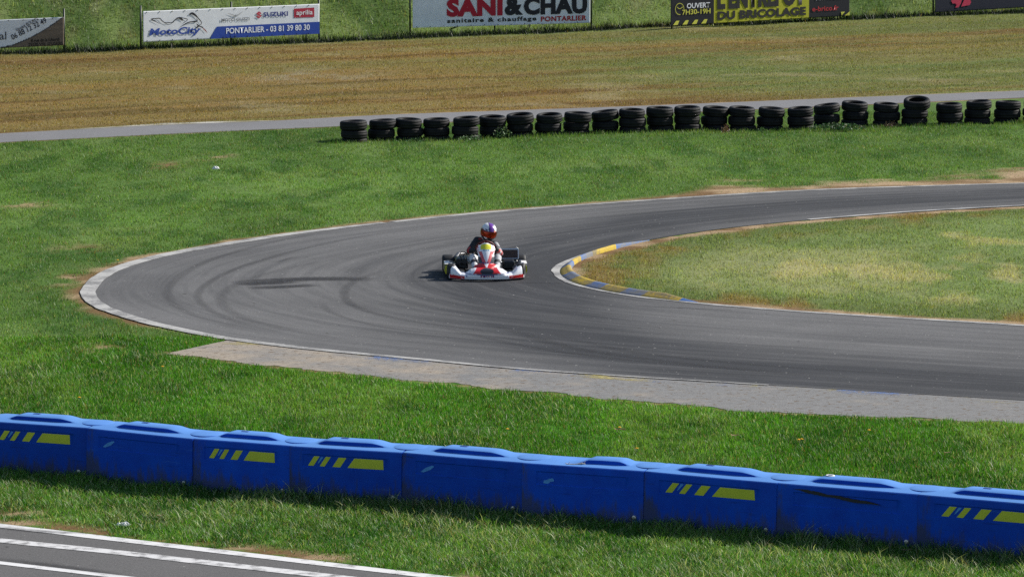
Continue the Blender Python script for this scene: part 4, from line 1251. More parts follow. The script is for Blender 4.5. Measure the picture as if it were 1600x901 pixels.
class Banner:
    """a cloth hung between posts; local x along the banner, z up"""
    def __init__(s, name, label, q0, q1, z0a, z0b, hgt, colf, res=.02):
        d = q1 - q0; s.L = float(np.linalg.norm(d)); s.h = hgt
        s.root = empty(name, (q0[0], q0[1], 0), math.atan2(d[1], d[0]))
        tag(s.root, label, 'banner', 'advertising banners along the hillside')
        s.z0a, s.z0b = z0a, z0b
        nu, nv = int(s.L / .025), int(hgt / .025)
        U, W = np.meshgrid(np.linspace(0, s.L, nu), np.linspace(0, hgt, nv), indexing='ij')
        P = s.place(U.ravel(), W.ravel(), 0)
        me = np_mesh('cloth', P, grid_faces(nu, nv))
        set_col(me, colf(U.ravel(), W.ravel()))
        o = link_mesh('cloth', me, M_cloth, s.root)
        o.modifiers.new('thickness', 'SOLIDIFY').thickness = .004
        o.modifiers['thickness'].offset = 1 if False else -1
        me.polygons.foreach_set('use_smooth', [True] * len(me.polygons))
        s.lvl = 0
        # eyelets along both hems
        b = bmesh.new()
        for e in np.arange(.12, s.L, .42):
            for zz in (.03, hgt - .03):
                c = s.place(np.array([e]), np.array([zz]), .008)[0]
                add_box(b, c, (.016, .010, .03))
        bm_obj('eyelets', b, M_post, s.root)
    def sag(s, u, w):
        return .0022 * np.sin(u * 1.7 + w * 1.0)
    def place(s, u, w, lift):
        z = s.z0a + (s.z0b - s.z0a) * u / s.L + w
        z = z + .006 * np.sin(u * PI / .42) * 0
        return np.c_[u, s.sag(u, w) - lift, z]
    def nextlift(s):
        return .014
    def text(s, body, x0, x1, w0, w1, col, bold=.0, shear=0., rot=0., spacing=1., name='lettering'):
        me, co = text_polys(body, bold, shear, spacing)
        mn, mxx = co.min(0), co.max(0)
        u = (co[:, 0] - mn[0]) / (mxx[0] - mn[0]) * (x1 - x0); w = (co[:, 1] - mn[1]) / (mxx[1] - mn[1]) * (w1 - w0)
        if rot:
            c, sn = math.cos(rot), math.sin(rot)
            u, w = u * c - w * sn, u * sn + w * c
        P = s.place(x0 + u, w0 + w, s.nextlift())
        me.vertices.foreach_set('co', P.astype(np.float32).ravel()); me.update()
        o = link_mesh(name, me, ink(col), s.root)
        return o
    def poly(s, pts, col, name='print'):
        bm = bmesh.new()
        lf = .008 if name in ('blue_band', 'red_panel') else s.nextlift()
        # subdivide long edges so the print follows the cloth
        P = []
        for k in range(len(pts)):
            a, b = np.array(pts[k]), np.array(pts[(k + 1) % len(pts)])
            n = max(1, int(np.linalg.norm(b - a) / .08))
            P += [a + (b - a) * q / n for q in range(n)]
        P = np.array(P)
        vs = [bm.verts.new(p) for p in s.place(P[:, 0], P[:, 1], lf)]
        f = bm.faces.new(vs); bmesh.ops.triangulate(bm, faces=[f], ngon_method='EAR_CLIP')
        return bm_obj(name, bm, ink(col), s.root)
    def stroke(s, pts, ws, col, name='print'):
        P = np.array(pts, float); P2 = spline(P, .03) if len(P) > 2 else P
        t = np.linspace(0, 1, len(P2)); w = np.interp(t, np.linspace(0, 1, len(ws)), ws)
        Nn = normals2(P2)
        A = P2 + Nn * w[:, None] / 2; B = P2 - Nn * w[:, None] / 2
        lf = s.nextlift()
        V = np.stack([s.place(A[:, 0], A[:, 1], lf), s.place(B[:, 0], B[:, 1], lf)], 1).reshape(-1, 3)
        me = np_mesh(name, V, grid_faces(len(P2), 2))
        return link_mesh(name, me, ink(col), s.root)
    def post(s, u, top, y=.035, r=.028):
        bm = bmesh.new(); add_tube(bm, [(u, y, -.1), (u, y, top)], r, 8); bm_obj('post', bm, M_post, s.root)
    def brace(s, u0, z0, u1, z1):
        bm = bmesh.new(); add_tube(bm, [(u0, .05, z0), (u1, .9, z1)], .022, 8); bm_obj('brace', bm, M_post, s.root)

WHITE = (.82, .84, .87)
def white(U, W): return np.tile(np.array(WHITE), (len(U), 1))

def hz(v_img, q):
    """height above the ground of photo row v at ground point q"""
    # solve projection for z
    y = q[1]
    b = -(v_img - 450.5) / F_PX
    # camera coords: depth = y*CT + (H - z)*ST ; up = (z-H)*CT + y*ST
    return (b * (y * CT + CAM_H * ST) + CAM_H * CT - y * ST) / (CT + b * ST)

def between(q0, q1, u):
    """point on the line q0-q1 seen at photo column u"""
    d = q1 - q0
    for t in np.linspace(-.5, 1.5, 4001):
        p = q0 + d * t
        if 800 + F_PX * p[0] / (p[1] * CT + CAM_H * ST) >= u: return p
    return q1

# 1: phone-number banner with a wooden corner, cut by the left edge
qa, qb = ban[0], ban[1]
z0b = hz(71, qb); h1 = hz(27, qb) - z0b
p0 = qa; z0a = hz(84, qa)
L1 = np.linalg.norm(qb - qa); k1 = L1 / 280.0          # metres per photo pixel
x_of = lambda u: L1 * (u + 180) / 280.0
def b1col(U, W):
    u = U / L1 * 280 - 180; w = W / h1
    edge = np.interp(u, [-180, 0, 20, 45, 65, 85, 100], [-.05, .01, .09, .30, .52, .78, 1.02])
    c = white(U, W)
    wood = np.array([.21, .165, .125])[None, :] * (0.85 + .3 * vnoise(U * 1.5, W * 18, 1.0, 2))[:, None]
    wood = wood * np.where(np.abs((W / h1 * 3.0) % 1.0 - .5) > .47, .5, 1.0)[:, None]
    c = np.where((w < edge)[:, None], wood, c)
    return np.where((np.abs(w - edge) < .022)[:, None], np.array([[.05, .055, .07]]), c)
B1 = Banner('phone_number_banner', 'white banner with phone number and wooden plank corner, cut by left edge', qa, qb, z0a, z0b, h1, b1col)
B1.post(L1 + .02, hz(14, qb)); B1.post(.6, 1.3)
INKB = (.035, .04, .06)
mw = lambda px_: px_ / 47.0 * h1
B1.text('tal', x_of(-9), x_of(9), mw(14), mw(27), INKB, .0)
B1.text('Vincent BOUVET', x_of(25), x_of(64), mw(26), mw(32), INKB, .010, rot=math.radians(24))
B1.text('06 88 12 32 49', x_of(19), x_of(79), mw(12.5), mw(22), INKB, .016, rot=math.radians(24))
B1.text('8 rue de la Liberté', x_of(48), x_of(93), mw(7.5), mw(13.5), (.02, .018, .015), .018)
B1.text("25520 VAL D'USIERS", x_of(44), x_of(98), mw(1), mw(6.5), (.02, .018, .015), .018)

# 2: motorcycle shop banner
qa, qb = between(ban[2], ban[3], 224), between(ban[2], ban[3], 499)
z0a, z0b = hz(66, qa), hz(53, qb); h2 = .5 * (hz(18.5, qa) - z0a + hz(6, qb) - z0b)
B2 = Banner('motorcycle_shop_banner', 'white and blue banner with a motorcycle outline, between dark posts', qa, qb, z0a, z0b, h2, white)
L2 = B2.L
fx = lambda X: (X - 690) / (1530 - 690) * L2           # from the enlarged view
fw = lambda Y, X: (1 - (Y - np.interp(X, [690, 1530], [57, 17])) / np.interp(X, [690, 1530], [143, 142])) * h2
BL = (.010, .050, .300); DK = (.012, .013, .02)
B2.poly([(fx(1000), .0), (L2, .0), (L2, fw(102, 1530)), (fx(1034), fw(127, 1034))], BL, 'blue_band')
B2.text('PONTARLIER - 03 81 39 80 30', fx(1078), fx(1482), h2 * .14, h2 * .335, (.72, .74, .78), .018)
B2.text('MotoCity', fx(716), fx(958), h2 * .13, h2 * .43, (.020, .060, .300), .034, shear=.18)
B2.text('MOTO GUZZI', fx(1056), fx(1190), h2 * .555, h2 * .655, (.16, .17, .18), .02)
for sgn in (-1, 1):
    c = fx(1123)
    B2.stroke([(c, h2 * .72), (c + sgn * .10, h2 * .76), (c + sgn * .27, h2 * .86 if sgn > 0 else h2 * .83)], [.035, .03, .004], (.40, .41, .42), 'emblem')
B2.poly([(fx(1117), h2 * .70), (fx(1131), h2 * .70), (fx(1126), h2 * .765), (fx(1121), h2 * .765)], (.36, .37, .38), 'emblem')
B2.text('SUZUKI', fx(1257), fx(1376), h2 * .645, h2 * .80, (.030, .045, .20), .035)
sx, sz, su = fx(1236), h2 * .72, .5 * (fx(1250) - fx(1222))
S = lambda pts: [(sx + a * su, sz + b * su * 1.02) for a, b in pts]
B2.poly(S([(0, 1), (.95, .42), (.45, .18), (0, .48), (-.10, .42), (.95, -.28), (.5, -.62), (-.95, .35)]), (.42, .03, .05), 'emblem')
B2.poly(S([(0, -1), (-.95, -.42), (-.45, -.18), (0, -.48), (.42, -.55), (.5, -.64)]), (.42, .03, .05), 'emblem')
B2.poly([(fx(1406), h2 * .575), (fx(1505), h2 * .565), (fx(1505), h2 * .885), (fx(1406), h2 * .875)], (.36, .018, .045), 'red_panel')
B2.text('aprilia', fx(1417), fx(1496), h2 * .61, h2 * .82, (.72, .72, .74), .012)
gx = lambda X: X / 1600 * 150 + 215                       # photo column from the close view
mx_ = lambda X: (gx(X) - 224) / 275.0 * L2
mw_ = lambda Y, X: (1 - (Y / 10.667 - np.interp(gx(X), [224, 499], [18.5, 6])) / 47.0) * h2
MP = lambda pts: [(mx_(X), mw_(Y, X)) for X, Y in pts]
def bike(pts, ws): B2.stroke(MP(pts), [w_ * .0021 for w_ in ws], DK, 'motorcycle_outline')
bike([(375, 402), (300, 365), (225, 322), (300, 314), (362, 312), (395, 345), (435, 378), (510, 415)], [2, 8, 16, 10, 12, 12, 9, 2])
bike([(435, 378), (500, 380), (570, 380), (610, 340), (650, 308), (700, 300), (770, 312), (818, 328), (798, 352), (745, 382)], [5, 10, 10, 10, 16, 16, 9, 9, 7, 2])
bike([(650, 306), (700, 312), (745, 345)], [6, 26, 14])
bike([(848, 246), (885, 228), (940, 256), (1000, 318), (1048, 385), (1030, 412), (1000, 425)], [16, 34, 26, 12, 12, 9, 5])
bike([(695, 455), (755, 412), (850, 372), (955, 360), (976, 345), (962, 310)], [3, 7, 14, 12, 22, 3])
bike([(945, 478), (990, 436), (962, 398)], [3, 26, 6]); bike([(985, 430), (1030, 446), (1068, 462)], [16, 12, 18])
B2.stroke(MP([(1068, 470), (1105, 505), (1138, 550)]), [.02, .03, .006], (.25, .06, .05), 'motorcycle_outline')
B2.post(-.06, hz(9, qa)); B2.post(L2 * .497, hz(3, qa + (qb - qa) * .5)); B2.post(L2 + .01, hz(-2, qb))

# 3: heating shop banner
qa, qb = between(ban[4], ban[5], 645), between(ban[4], ban[5], 922)
z0a, z0b = hz(44, qa), hz(36, qb); h3 = 1.12
B3 = Banner('heating_shop_banner', 'white banner with big red and black letters above a small slogan', qa, qb, z0a, z0b, h3, white)
L3 = B3.L; pm = L3 / 277.0; pv = 1 / sc_at((qa + qb) / 2)
ux = lambda u: (u - 645) * pm
B3.text('SANI', ux(697), ux(784), pv * 15.2, pv * 43.5, (.42, .010, .030), .058, spacing=1.06)
B3.text('&', ux(787), ux(816), pv * 15.2, pv * 43.5, DK, .058, spacing=1.06)
B3.text('CHAUD', ux(817), ux(917) , pv * 14.8, pv * 43, DK, .058, spacing=1.06) if False else B3.text('CHAU', ux(817), ux(917), pv * 14.8, pv * 43, DK, .058, spacing=1.06)
B3.text('sanitaire & chauffage', ux(698), ux(837), pv * 4.0, pv * 13.0, (.02, .025, .02), .034, spacing=1.2)
B3.text('PONTARLIER', ux(844), ux(916), pv * 4.0, pv * 12.2, (.40, .015, .015), .034, spacing=1.1)
B3.post(-.07, 1.75); B3.post(L3 + .05, 1.75); B3.post(L3 * .46, 1.6)
B3.brace(L3 * .285, z0a + .05, L3 * .235, 0.0); B3.brace(L3 * .66, z0a + .05, L3 * .72, 0.0)

# 4: black and yellow DIY shop banner
qa, qb = between(ban[6], ban[7], 1048), between(ban[6], ban[7], 1327)
z0a, z0b = hz(41, qa), hz(25, qb); h4 = .98
L4 = np.linalg.norm(qb - qa); pm = L4 / 279.0; pv = 1 / sc_at((qa + qb) / 2)
ux = lambda u: (u - 1048) * pm
def b4col(U, W):
    u = U / pm + 1048
    c = np.tile(np.array([.010, .012, .020]), (len(U), 1))
    y = (u > 1113.5) & (u < 1262.5) & (W > .02)
    c[y] = (.47, .47, .03)
    return c
B4 = Banner('hardware_shop_banner', 'black and yellow banner with bold black lettering and hazard stripes', qa, qb, z0a, z0b, h4, b4col)
YL = (.50, .50, .06)
B4.text("L'ENTREPÔT", ux(1118.5), ux(1256), pv * 21, pv * 60, (.010, .010, .012), .062, spacing=1.06)
B4.text('DU BRICOLAGE', ux(1118.5), ux(1257), pv * 5, pv * 18.5, (.010, .010, .012), .055, spacing=1.05)
B4.text('OUVERT', ux(1072), ux(1107), pv * 25.5, pv * 33.5, (.66, .68, .72), .02)
B4.text('7H30-19H', ux(1065), ux(1108), pv * 16, pv * 24, YL, .015)
B4.text('PONTARLIER', ux(1273), ux(1316), pv * 27.5, pv * 33, (.66, .68, .72), .016)
B4.text('e-brico.fr', ux(1267), ux(1309), pv * 10, pv * 18, (.36, .012, .02), .018)
cc = (ux(1061), pv * 25.5); cr = pv * 8.6
B4.stroke([(cc[0] + cr * math.cos(a), cc[1] + cr * math.sin(a)) for a in np.linspace(math.radians(-5), math.radians(280), 16)], [.018, .018], YL, 'clock_symbol')
B4.stroke([(cc[0] - cr * .6, cc[1] + cr * .35), (cc[0], cc[1] + cr * .02), (cc[0] + cr * .75, cc[1] + cr * .35)], [.018, .018], YL, 'clock_symbol')
for k in range(4):
    a = ux(1051 + 14.3 * k)
    B4.poly([(a, .02), (a + pm * 7, .02), (a + pv * 13, pv * 7.5), (a + pv * 6.5, pv * 7.5)], YL, 'hazard_stripe')
B4.poly([(ux(1313), pv * 7), (ux(1319.5), pv * 7), (ux(1314), pv * 1)], YL, 'hazard_stripe')
B4.poly([(ux(1319), pv * .8), (ux(1327), pv * .8), (ux(1327), pv * 7)], YL, 'hazard_stripe')
for f_ in (.01, .5, .99): B4.post(L4 * f_, .95)

# 5: dark banner cut by the right edge
qa, qb = between(ban[8], ban[9], 1461), ban[9] + (ban[9] - ban[8]) * .6
z0a, z0b = hz(20, qa), hz(8, qb) if False else hz(20, qa); h5 = 1.0
L5 = np.linalg.norm(qb - qa)
def b5col(U, W): return np.tile(np.array([.008, .012, .030]), (len(U), 1))
z0b = z0a + .02
B5 = Banner('dark_blue_banner', 'dark navy banner with a red angular emblem, cut by the right edge', qa, qb, z0a, z0b, h5, b5col)
pm = 1 / sc_at(qa) / abs(math.cos(math.atan2(*(qb - qa)[::-1])))
vx = lambda X: (1440 + X / 10 - 1461) * pm
vz = lambda Y: (20 - Y / 10) / sc_at(qa) - .0
RD = (.42, .018, .06)
for pts in ([(470, 35), (660, 20), (640, 90), (600, 150), (545, 150), (585, 85), (500, 85)],
            [(700, 20), (740, -30), (790, -30), (770, 20), (815, 80), (790, 125), (745, 75), (700, 135), (645, 140), (720, 50)],
            [(820, -10), (850, -30), (845, 20), (825, 15)]):
    B5.poly([(vx(X), vz(Y) + .02 - (vx(X)) * .0) for X, Y in pts], RD, 'emblem')
B5.post(-.05, 1.3); B5.post(L5 * .55, 1.2)

# ------------------------------------------------------------------ kart
KQ = ground_at(758, 430.5)
kart = empty('racing_kart', (KQ[0], KQ[1], 0.012), math.radians(2.5))
tag(kart, 'white and red racing kart rounding the hairpin, front towards us', 'go-kart')
M_livery = attr_mat('kart_livery', 0.28, coat=0.3)
M_kblack = simple('kart_black_plastic', (0.012, 0.012, 0.014), 0.35)
M_slick = simple('kart_slick_rubber', (0.014, 0.014, 0.015), 0.62, var=0.4, scale=40)
M_mag = simple('dark_wheel_rim', (0.05, 0.05, 0.055), 0.35, 0.9)
M_alu = simple('kart_aluminium', (0.55, 0.55, 0.56), 0.3, 0.9)
M_castdark = simple('engine_casting', (0.10, 0.10, 0.105), 0.45, 0.6)
M_frame = simple('kart_frame_green', (0.02, 0.05, 0.03), 0.35, 0.3)
M_core = simple('radiator_core', (0.08, 0.055, 0.05), 0.6, 0.4, scale=80)
M_redp = simple('kart_red_plastic', (0.42, 0.015, 0.012), 0.35)
M_swrim = simple('wheel_rim_dark_red', (0.10, 0.008, 0.010), 0.6)
M_yelp = simple('kart_yellow_plate', (0.62, 0.58, 0.03), 0.4)
WHT, RED_, BLK, YLW, CYN, NAV, GRY = (.78, .78, .80), (.55, .018, .02), (.012, .012, .016), (.70, .66, .04), (.03, .30, .45), (.03, .03, .16), (.10, .10, .11)

def paint_grid(name, fn, colfn, nu, nv, parent, thick=.006):
    u = np.linspace(0, 1, nu); v = np.linspace(0, 1, nv)
    U, V = np.meshgrid(u, v, indexing='ij')
    P = fn(U.ravel(), V.ravel())
    me = np_mesh(name, P, grid_faces(nu, nv))
    set_col(me, colfn(U.ravel(), V.ravel(), P))
    me.polygons.foreach_set('use_smooth', [True] * len(me.polygons))
    o = link_mesh(name, me, M_livery, parent)
    md = o.modifiers.new('thickness', 'SOLIDIFY'); md.thickness = thick; md.offset = 0
    return o

# front fairing (bumper): x from -.61 to .61; v from bottom lip (0) to top/back edge (1)
def bumper_top(ax):
    return np.interp(ax, [0, .10, .20, .26, .34, .42, .50, .56, .61], [.205, .205, .200, .180, .122, .130, .215, .255, .255])
def bumper_fn(u, v):
    x = (u * 2 - 1) * .615; ax = np.abs(x)
    top = bumper_top(ax)
    yfront = -.86 + .24 * (ax / .615)**2.4
    z = .030 + (top - .030) * np.sin(np.clip(v, 0, 1) * PI / 2)**.9
    bulge = np.sin(np.clip(v * 1.25, 0, 1) * PI) * .022
    back = np.interp(ax, [0, .25, .40, .61], [.17, .18, .18, .20])
    y = yfront - bulge + back * v**2.2
    return np.c_[x, y, z]
def bumper_col(u, v, P):
    x, z = P[:, 0], P[:, 2]; ax = np.abs(x)
    c = np.tile(np.array(WHT), (len(u), 1))
    def setc(m, col): c[m] = col
    setc((z > .120) & (ax < .165 + (.205 - z) * .75), RED_)
    setc((x / .112)**2 + ((z - .158) / .046)**2 < 1, BLK)
    setc((z > .092) & (z <= .122) & (ax < .185 - (.122 - z) * 3.2), (.035, .035, .04))
    setc((np.abs(z - .098 - ax * .06) < .005) & (ax < .36) & (ax > .02), NAV)
    setc((ax > .36) & (ax < .60) & (z > .035) & (z < .080 + (ax - .36) * .07), RED_)
    setc((ax > .39) & (ax < .41 + .02) & (z > .055) & (z < .06), WHT)
    setc((ax > .585) & (v > .2), NAV)
    setc((np.abs(ax - .33) < .008) & (v > .20) & (v < .42), NAV)
    setc((ax < .115) & (v > .10) & (v < .30) & (np.sin(x * 230 + 3 * np.sin(x * 61)) > .0), NAV)
    setc((ax < .105) & (v > .10) & (v < .22) & (np.sin(x * 190 + 1.0) > .3), RED_)
    return c
paint_grid('front_fairing', bumper_fn, bumper_col, 150, 44, kart)
# dark air opening under the steering fairing
bm = bmesh.new(); add_box(bm, (0, -.50, .15), (.26, .20, .09), bevel=.02); bm_obj('nose_duct', bm, M_kblack, kart)

# steering fairing: tall shield
def shield_fn(u, v):
    t = v
    hw = np.interp(t, [0, .10, .14, .30, .55, .72, .85, .95, 1.0], [.205, .185, .125, .130, .130, .148, .140, .105, .060])
    s = u * 2 - 1
    x = s * hw
    z = .195 + .375 * t - .025 * np.abs(s)**2.5 * np.where(t > .9, 1, .2)
    y = -.62 + .26 * t + .085 * np.abs(s)**2 - .03 * np.sin(t * PI)
    y = y - .05 * np.exp(-(t / .10)**2) * (1 - np.abs(s))
    return np.c_[x, y, z]
def shield_col(u, v, P):
    x = P[:, 0]; ax = np.abs(x); t = v
    c = np.tile(np.array(WHT), (len(u), 1))
    def setc(m, col): c[m] = col
    setc((t < .17), RED_)
    setc((t < .17) & (ax < .03 * (t / .17) + .006) & (t > .03), WHT)
    setc((t > .17) & (t < .44) & (ax > .055 + (t - .17) * .12), BLK)
    setc((t > .17) & (t < .66) & (np.abs(ax - (.030 + (t - .17) * .135)) < .026), RED_)
    setc((t > .17) & (t < .66) & (np.abs(ax - (.028 + (t - .17) * .135)) < .024) & (np.sin(t * 170 + ax * 90) > .94), WHT)
    setc((t > .175) & (t < .235) & (ax < .085) & (np.sin(x * 260 + 2 * np.sin(x * 83)) > -.1), NAV)
    setc((t > .74) & (t < .965) & (ax < .088 - np.clip(t - .9, 0, 1) * .25), YLW)
    setc((t > .685) & (t < .735) & (ax < .055) & (np.sin(x * 180 + 1.5) > -.55), CYN)
    setc((t > .60) & (t < .80) & (ax > .115) & (np.sin(t * 90 + x * 60) > .35), RED_)
    setc((t > .80) & (ax > .125), RED_)
    return c
paint_grid('steering_fairing', shield_fn, shield_col, 90, 120, kart)

# side pods with yellow plates
for sg in (-1, 1):
    bm = bmesh.new()
    nseg = 14; prof = [(.44, .05), (.665, .045), (.685, .08), (.68, .165), (.655, .205), (.60, .215), (.50, .185), (.44, .15)]
    rings = []
    for k in range(nseg + 1):
        y = -.33 + .68 * k / nseg
        f = .80 + .20 * math.sin(min(1, (k + 1) / 4) * PI / 2)
        rings.append([bm.verts.new((sg * (.44 + (a - .44) * f), y, .045 + (b - .045) * f)) for a, b in prof])
    for k in range(nseg):
        for j in range(len(prof)):
            bm.faces.new((rings[k][j], rings[k][(j + 1) % len(prof)], rings[k + 1][(j + 1) % len(prof)], rings[k + 1][j]))
    bm.faces.new(rings[0]); bm.faces.new(rings[-1]); fix_normals(bm)
    pod = bm_obj('side_pod', bm, M_kblack, kart); set_auto_smooth(pod, 40)
    bm = bmesh.new()
    pts = [(.570, .065), (.660, .065), (.682, .12), (.672, .185), (.632, .212), (.580, .200)]
    a = [bm.verts.new((sg * x, -.352, z)) for x, z in pts]; b = [bm.verts.new((sg * x, -.334, z)) for x, z in pts]
    bm.faces.new(a); bm.faces.new(list(reversed(b)))
    for k in range(6): bm.faces.new((a[k], b[k], b[(k + 1) % 6], a[(k + 1) % 6]))
    fix_normals(bm); bm_obj('number_plate', bm, M_yelp, pod)
    bm = bmesh.new()
    add_box(bm, (sg * .634, -.12, .222), (.09, .40, .012), bevel=.005); bm_obj('pod_trim', bm, M_white_pl, pod)

# wheels
def kart_wheel(x, y, R, W, steer):
    w = empty('wheel', (x, y, R)); w.parent = kart; w.rotation_euler = (0, 0, steer)
    hw = W / 2; r = .066
    prof = [(R - .004, -hw * .78), (R, -hw * .55), (R, hw * .55), (R - .004, hw * .78), (R - .016, hw * .96), (R - .036, hw), (r + .012, hw * .90), (r, hw * .82), (r, -hw * .82), (r + .012, -hw * .90), (R - .036, -hw), (R - .016, -hw * .96)]
    bm = bmesh.new(); add_lathe(bm, prof, 40, 'x'); fix_normals(bm); t = bm_obj('tyre', bm, M_slick, w); set_auto_smooth(t, 45)
    bm = bmesh.new()
    add_lathe(bm, [(r - .001, -hw * .80), (r - .001, hw * .80), (r - .012, hw * .76), (.03, hw * .35), (.018, hw * .55), (.001, hw * .55), (.001, -hw * .55), (.018, -hw * .55), (.03, -hw * .35), (r - .012, -hw * .76)], 32, 'x')
    fix_normals(bm); rm = bm_obj('rim', bm, M_mag, w); set_auto_smooth(rm, 35)
for sg in (-1, 1):
    kart_wheel(sg * .592, .52, .140, .205, 0)
    kart_wheel(sg * .572, -.52, .130, .130, math.radians(-9))

# chassis
bm = bmesh.new()
for sg in (-1, 1):
    add_tube(bm, [(sg * .33, .66, .075), (sg * .33, .1, .065), (sg * .28, -.35, .065), (sg * .24, -.66, .075)], .015, 8)
    add_tube(bm, [(sg * .26, -.50, .07), (sg * .50, -.52, .115)], .014, 8)
    add_tube(bm, [(sg * .33, -.22, .065), (sg * .60, -.20, .09), (sg * .60, .28, .09), (sg * .33, .30, .065)], .011, 8)
add_tube(bm, [(-.33, .1, .065), (.33, .1, .065)], .014, 8); add_tube(bm, [(-.27, -.4, .065), (.27, -.4, .065)], .014, 8)
add_tube(bm, [(-.26, -.66, .075), (.26, -.66, .075)], .012, 8)
bm_obj('chassis_frame', bm, M_frame, kart)
bm = bmesh.new(); add_box(bm, (0, -.32, .048), (.54, .66, .006)); bm_obj('floor_pan', bm, M_alu, kart)
bm = bmesh.new(); add_tube(bm, [(-.50, .52, .14), (.50, .52, .14)], .022, 12); bm_obj('rear_axle', bm, M_alu, kart)
bm = bmesh.new()
add_tube(bm, [(-.66, .74, .16), (-.60, .78, .17), (.60, .78, .17), (.66, .74, .16)], .045, 12); bm_obj('rear_bumper', bm, M_kblack, kart)
# seat shell
def seat_fn(u, v):
    s = u * 2 - 1
    x = s * (.19 + .02 * v); zb = np.interp(v, [0, .25, .5, 1], [.10, .075, .10, .46]); yb = np.interp(v, [0, .25, .5, 1], [-.02, .12, .30, .45])
    return np.c_[x, yb - .10 * np.abs(s)**3 * (v > .4), zb + .15 * np.abs(s)**3 * (1 - .6 * v)]
me_ = paint_grid('seat', seat_fn, lambda u, v, P: np.tile(np.array(BLK), (len(u), 1)), 20, 20, kart, .008)
# steering wheel and column
SWC = Vector((0.0, -.16, .462)); SWN = Vector((0, .80, .60)).normalized()
swr = Matrix.Rotation(math.radians(-8), 3, SWN)
e1 = Vector((1, 0, 0)); e2 = SWN.cross(e1).normalized()
def sw_pt(a, r=.155): return SWC + (swr @ (e1 * math.cos(a) + e2 * math.sin(a))) * r
sw = empty('steering_wheel', (0, 0, 0)); sw.parent = kart
bm = bmesh.new(); add_tube(bm, [sw_pt(2 * PI * k / 32) for k in range(32)], .015, 10, closed=True); bm_obj('rim', bm, M_swrim, sw)
bm = bmesh.new()
for a in (.1, PI - .1, PI * 1.5): add_tube(bm, [SWC, sw_pt(a)], .010, 8)
bm_obj('spokes', bm, M_alu, sw)
bm = bmesh.new(); add_tube(bm, [SWC, Vector((0, -.52, .12))], .011, 8); bm_obj('steering_column', bm, M_alu, kart)
# engine on the photo's left with airbox and exhaust
eng = empty('engine', (0, 0, 0)); eng.parent = kart
bm = bmesh.new(); add_box(bm, (-.36, .22, .17), (.17, .20, .17), bevel=.02); add_box(bm, (-.36, .10, .23), (.12, .12, .10), bevel=.012)
for k in range(6): add_box(bm, (-.36, .07 + .008, .18 + .024 * k), (.155, .15, .007))
bm_obj('cylinder_block', bm, M_castdark, eng)
bm = bmesh.new(); add_lathe(bm, [(.001, -.10), (.045, -.10), (.055, -.08), (.055, .16), (.04, .18), (.001, .18)], 20, 'y', (-.44, -.06, .245), closed=False)
add_lathe(bm, [(.001, -.10), (.045, -.10), (.055, -.08), (.055, .16), (.04, .18), (.001, .18)], 20, 'y', (-.35, -.06, .245), closed=False); fix_normals(bm)
ab = bm_obj('airbox', bm, M_kblack, eng); set_auto_smooth(ab, 40)
bm = bmesh.new(); add_box(bm, (-.27, .0, .25), (.075, .05, .085), bevel=.012, rot=Matrix.Rotation(.3, 3, 'Y')); add_box(bm, (-.31, .02, .215), (.05, .05, .05), bevel=.01)
bm_obj('spark_cover', bm, M_white_pl, eng)
bm = bmesh.new()
add_tube(bm, [(-.40, .02, .27), (-.425, .0, .34), (-.39, .0, .385), (-.33, .02, .375), (-.29, .05, .33)], .008, 8)
add_tube(bm, [(-.36, .04, .27), (-.36, .02, .335), (-.31, .02, .37), (-.25, .05, .33)], .007, 8)
bm_obj('hose', bm, M_kblack, eng)
bm = bmesh.new(); add_tube(bm, [(-.42, .30, .20), (-.47, .42, .24), (-.42, .62, .27), (-.25, .72, .27)], [.022, .035, .042, .03], 14); bm_obj('exhaust_pipe', bm, M_castdark, eng)
# radiator on the photo's right
rad = empty('radiator', (.40, .20, -.03)); rad.parent = kart; rad.rotation_euler = (math.radians(-18), 0, 0)
bm = bmesh.new(); add_box(bm, (0, 0, .352), (.30, .026, .125))
for k in range(12): add_box(bm, (0, -.015, .295 + .0105 * k), (.296, .004, .003))
bm_obj('core', bm, M_core, rad)
bm = bmesh.new(); add_box(bm, (0, 0, .434), (.33, .04, .026), bevel=.006); add_box(bm, (0, 0, .276), (.33, .04, .018), bevel=.006)
for sg in (-1, 1): add_box(bm, (sg * .160, 0, .355), (.016, .036, .16), bevel=.004)
bm_obj('tank', bm, M_alu, rad)
bm = bmesh.new()
add_tube(bm, [(.135, 0, .27), (.135, .02, .08)], .008, 8); add_tube(bm, [(-.10, 0, .27), (-.12, .02, .08)], .008, 8); add_tube(bm, [(.085, 0, .27), (.085, .02, .10)], .006, 8)
bm_obj('bracket', bm, M_alu, rad)
bm = bmesh.new(); add_tube(bm, [(.12, 0, .44), (.135, -.01, .465), (.155, .0, .45), (.16, .02, .38)], .010, 8); bm_obj('hose', bm, M_white_pl, rad)
# dark tray between pod and radiator
bm = bmesh.new(); add_box(bm, (.385, .06, .165), (.20, .24, .16), bevel=.03); bm_obj('battery_box', bm, M_kblack, kart)

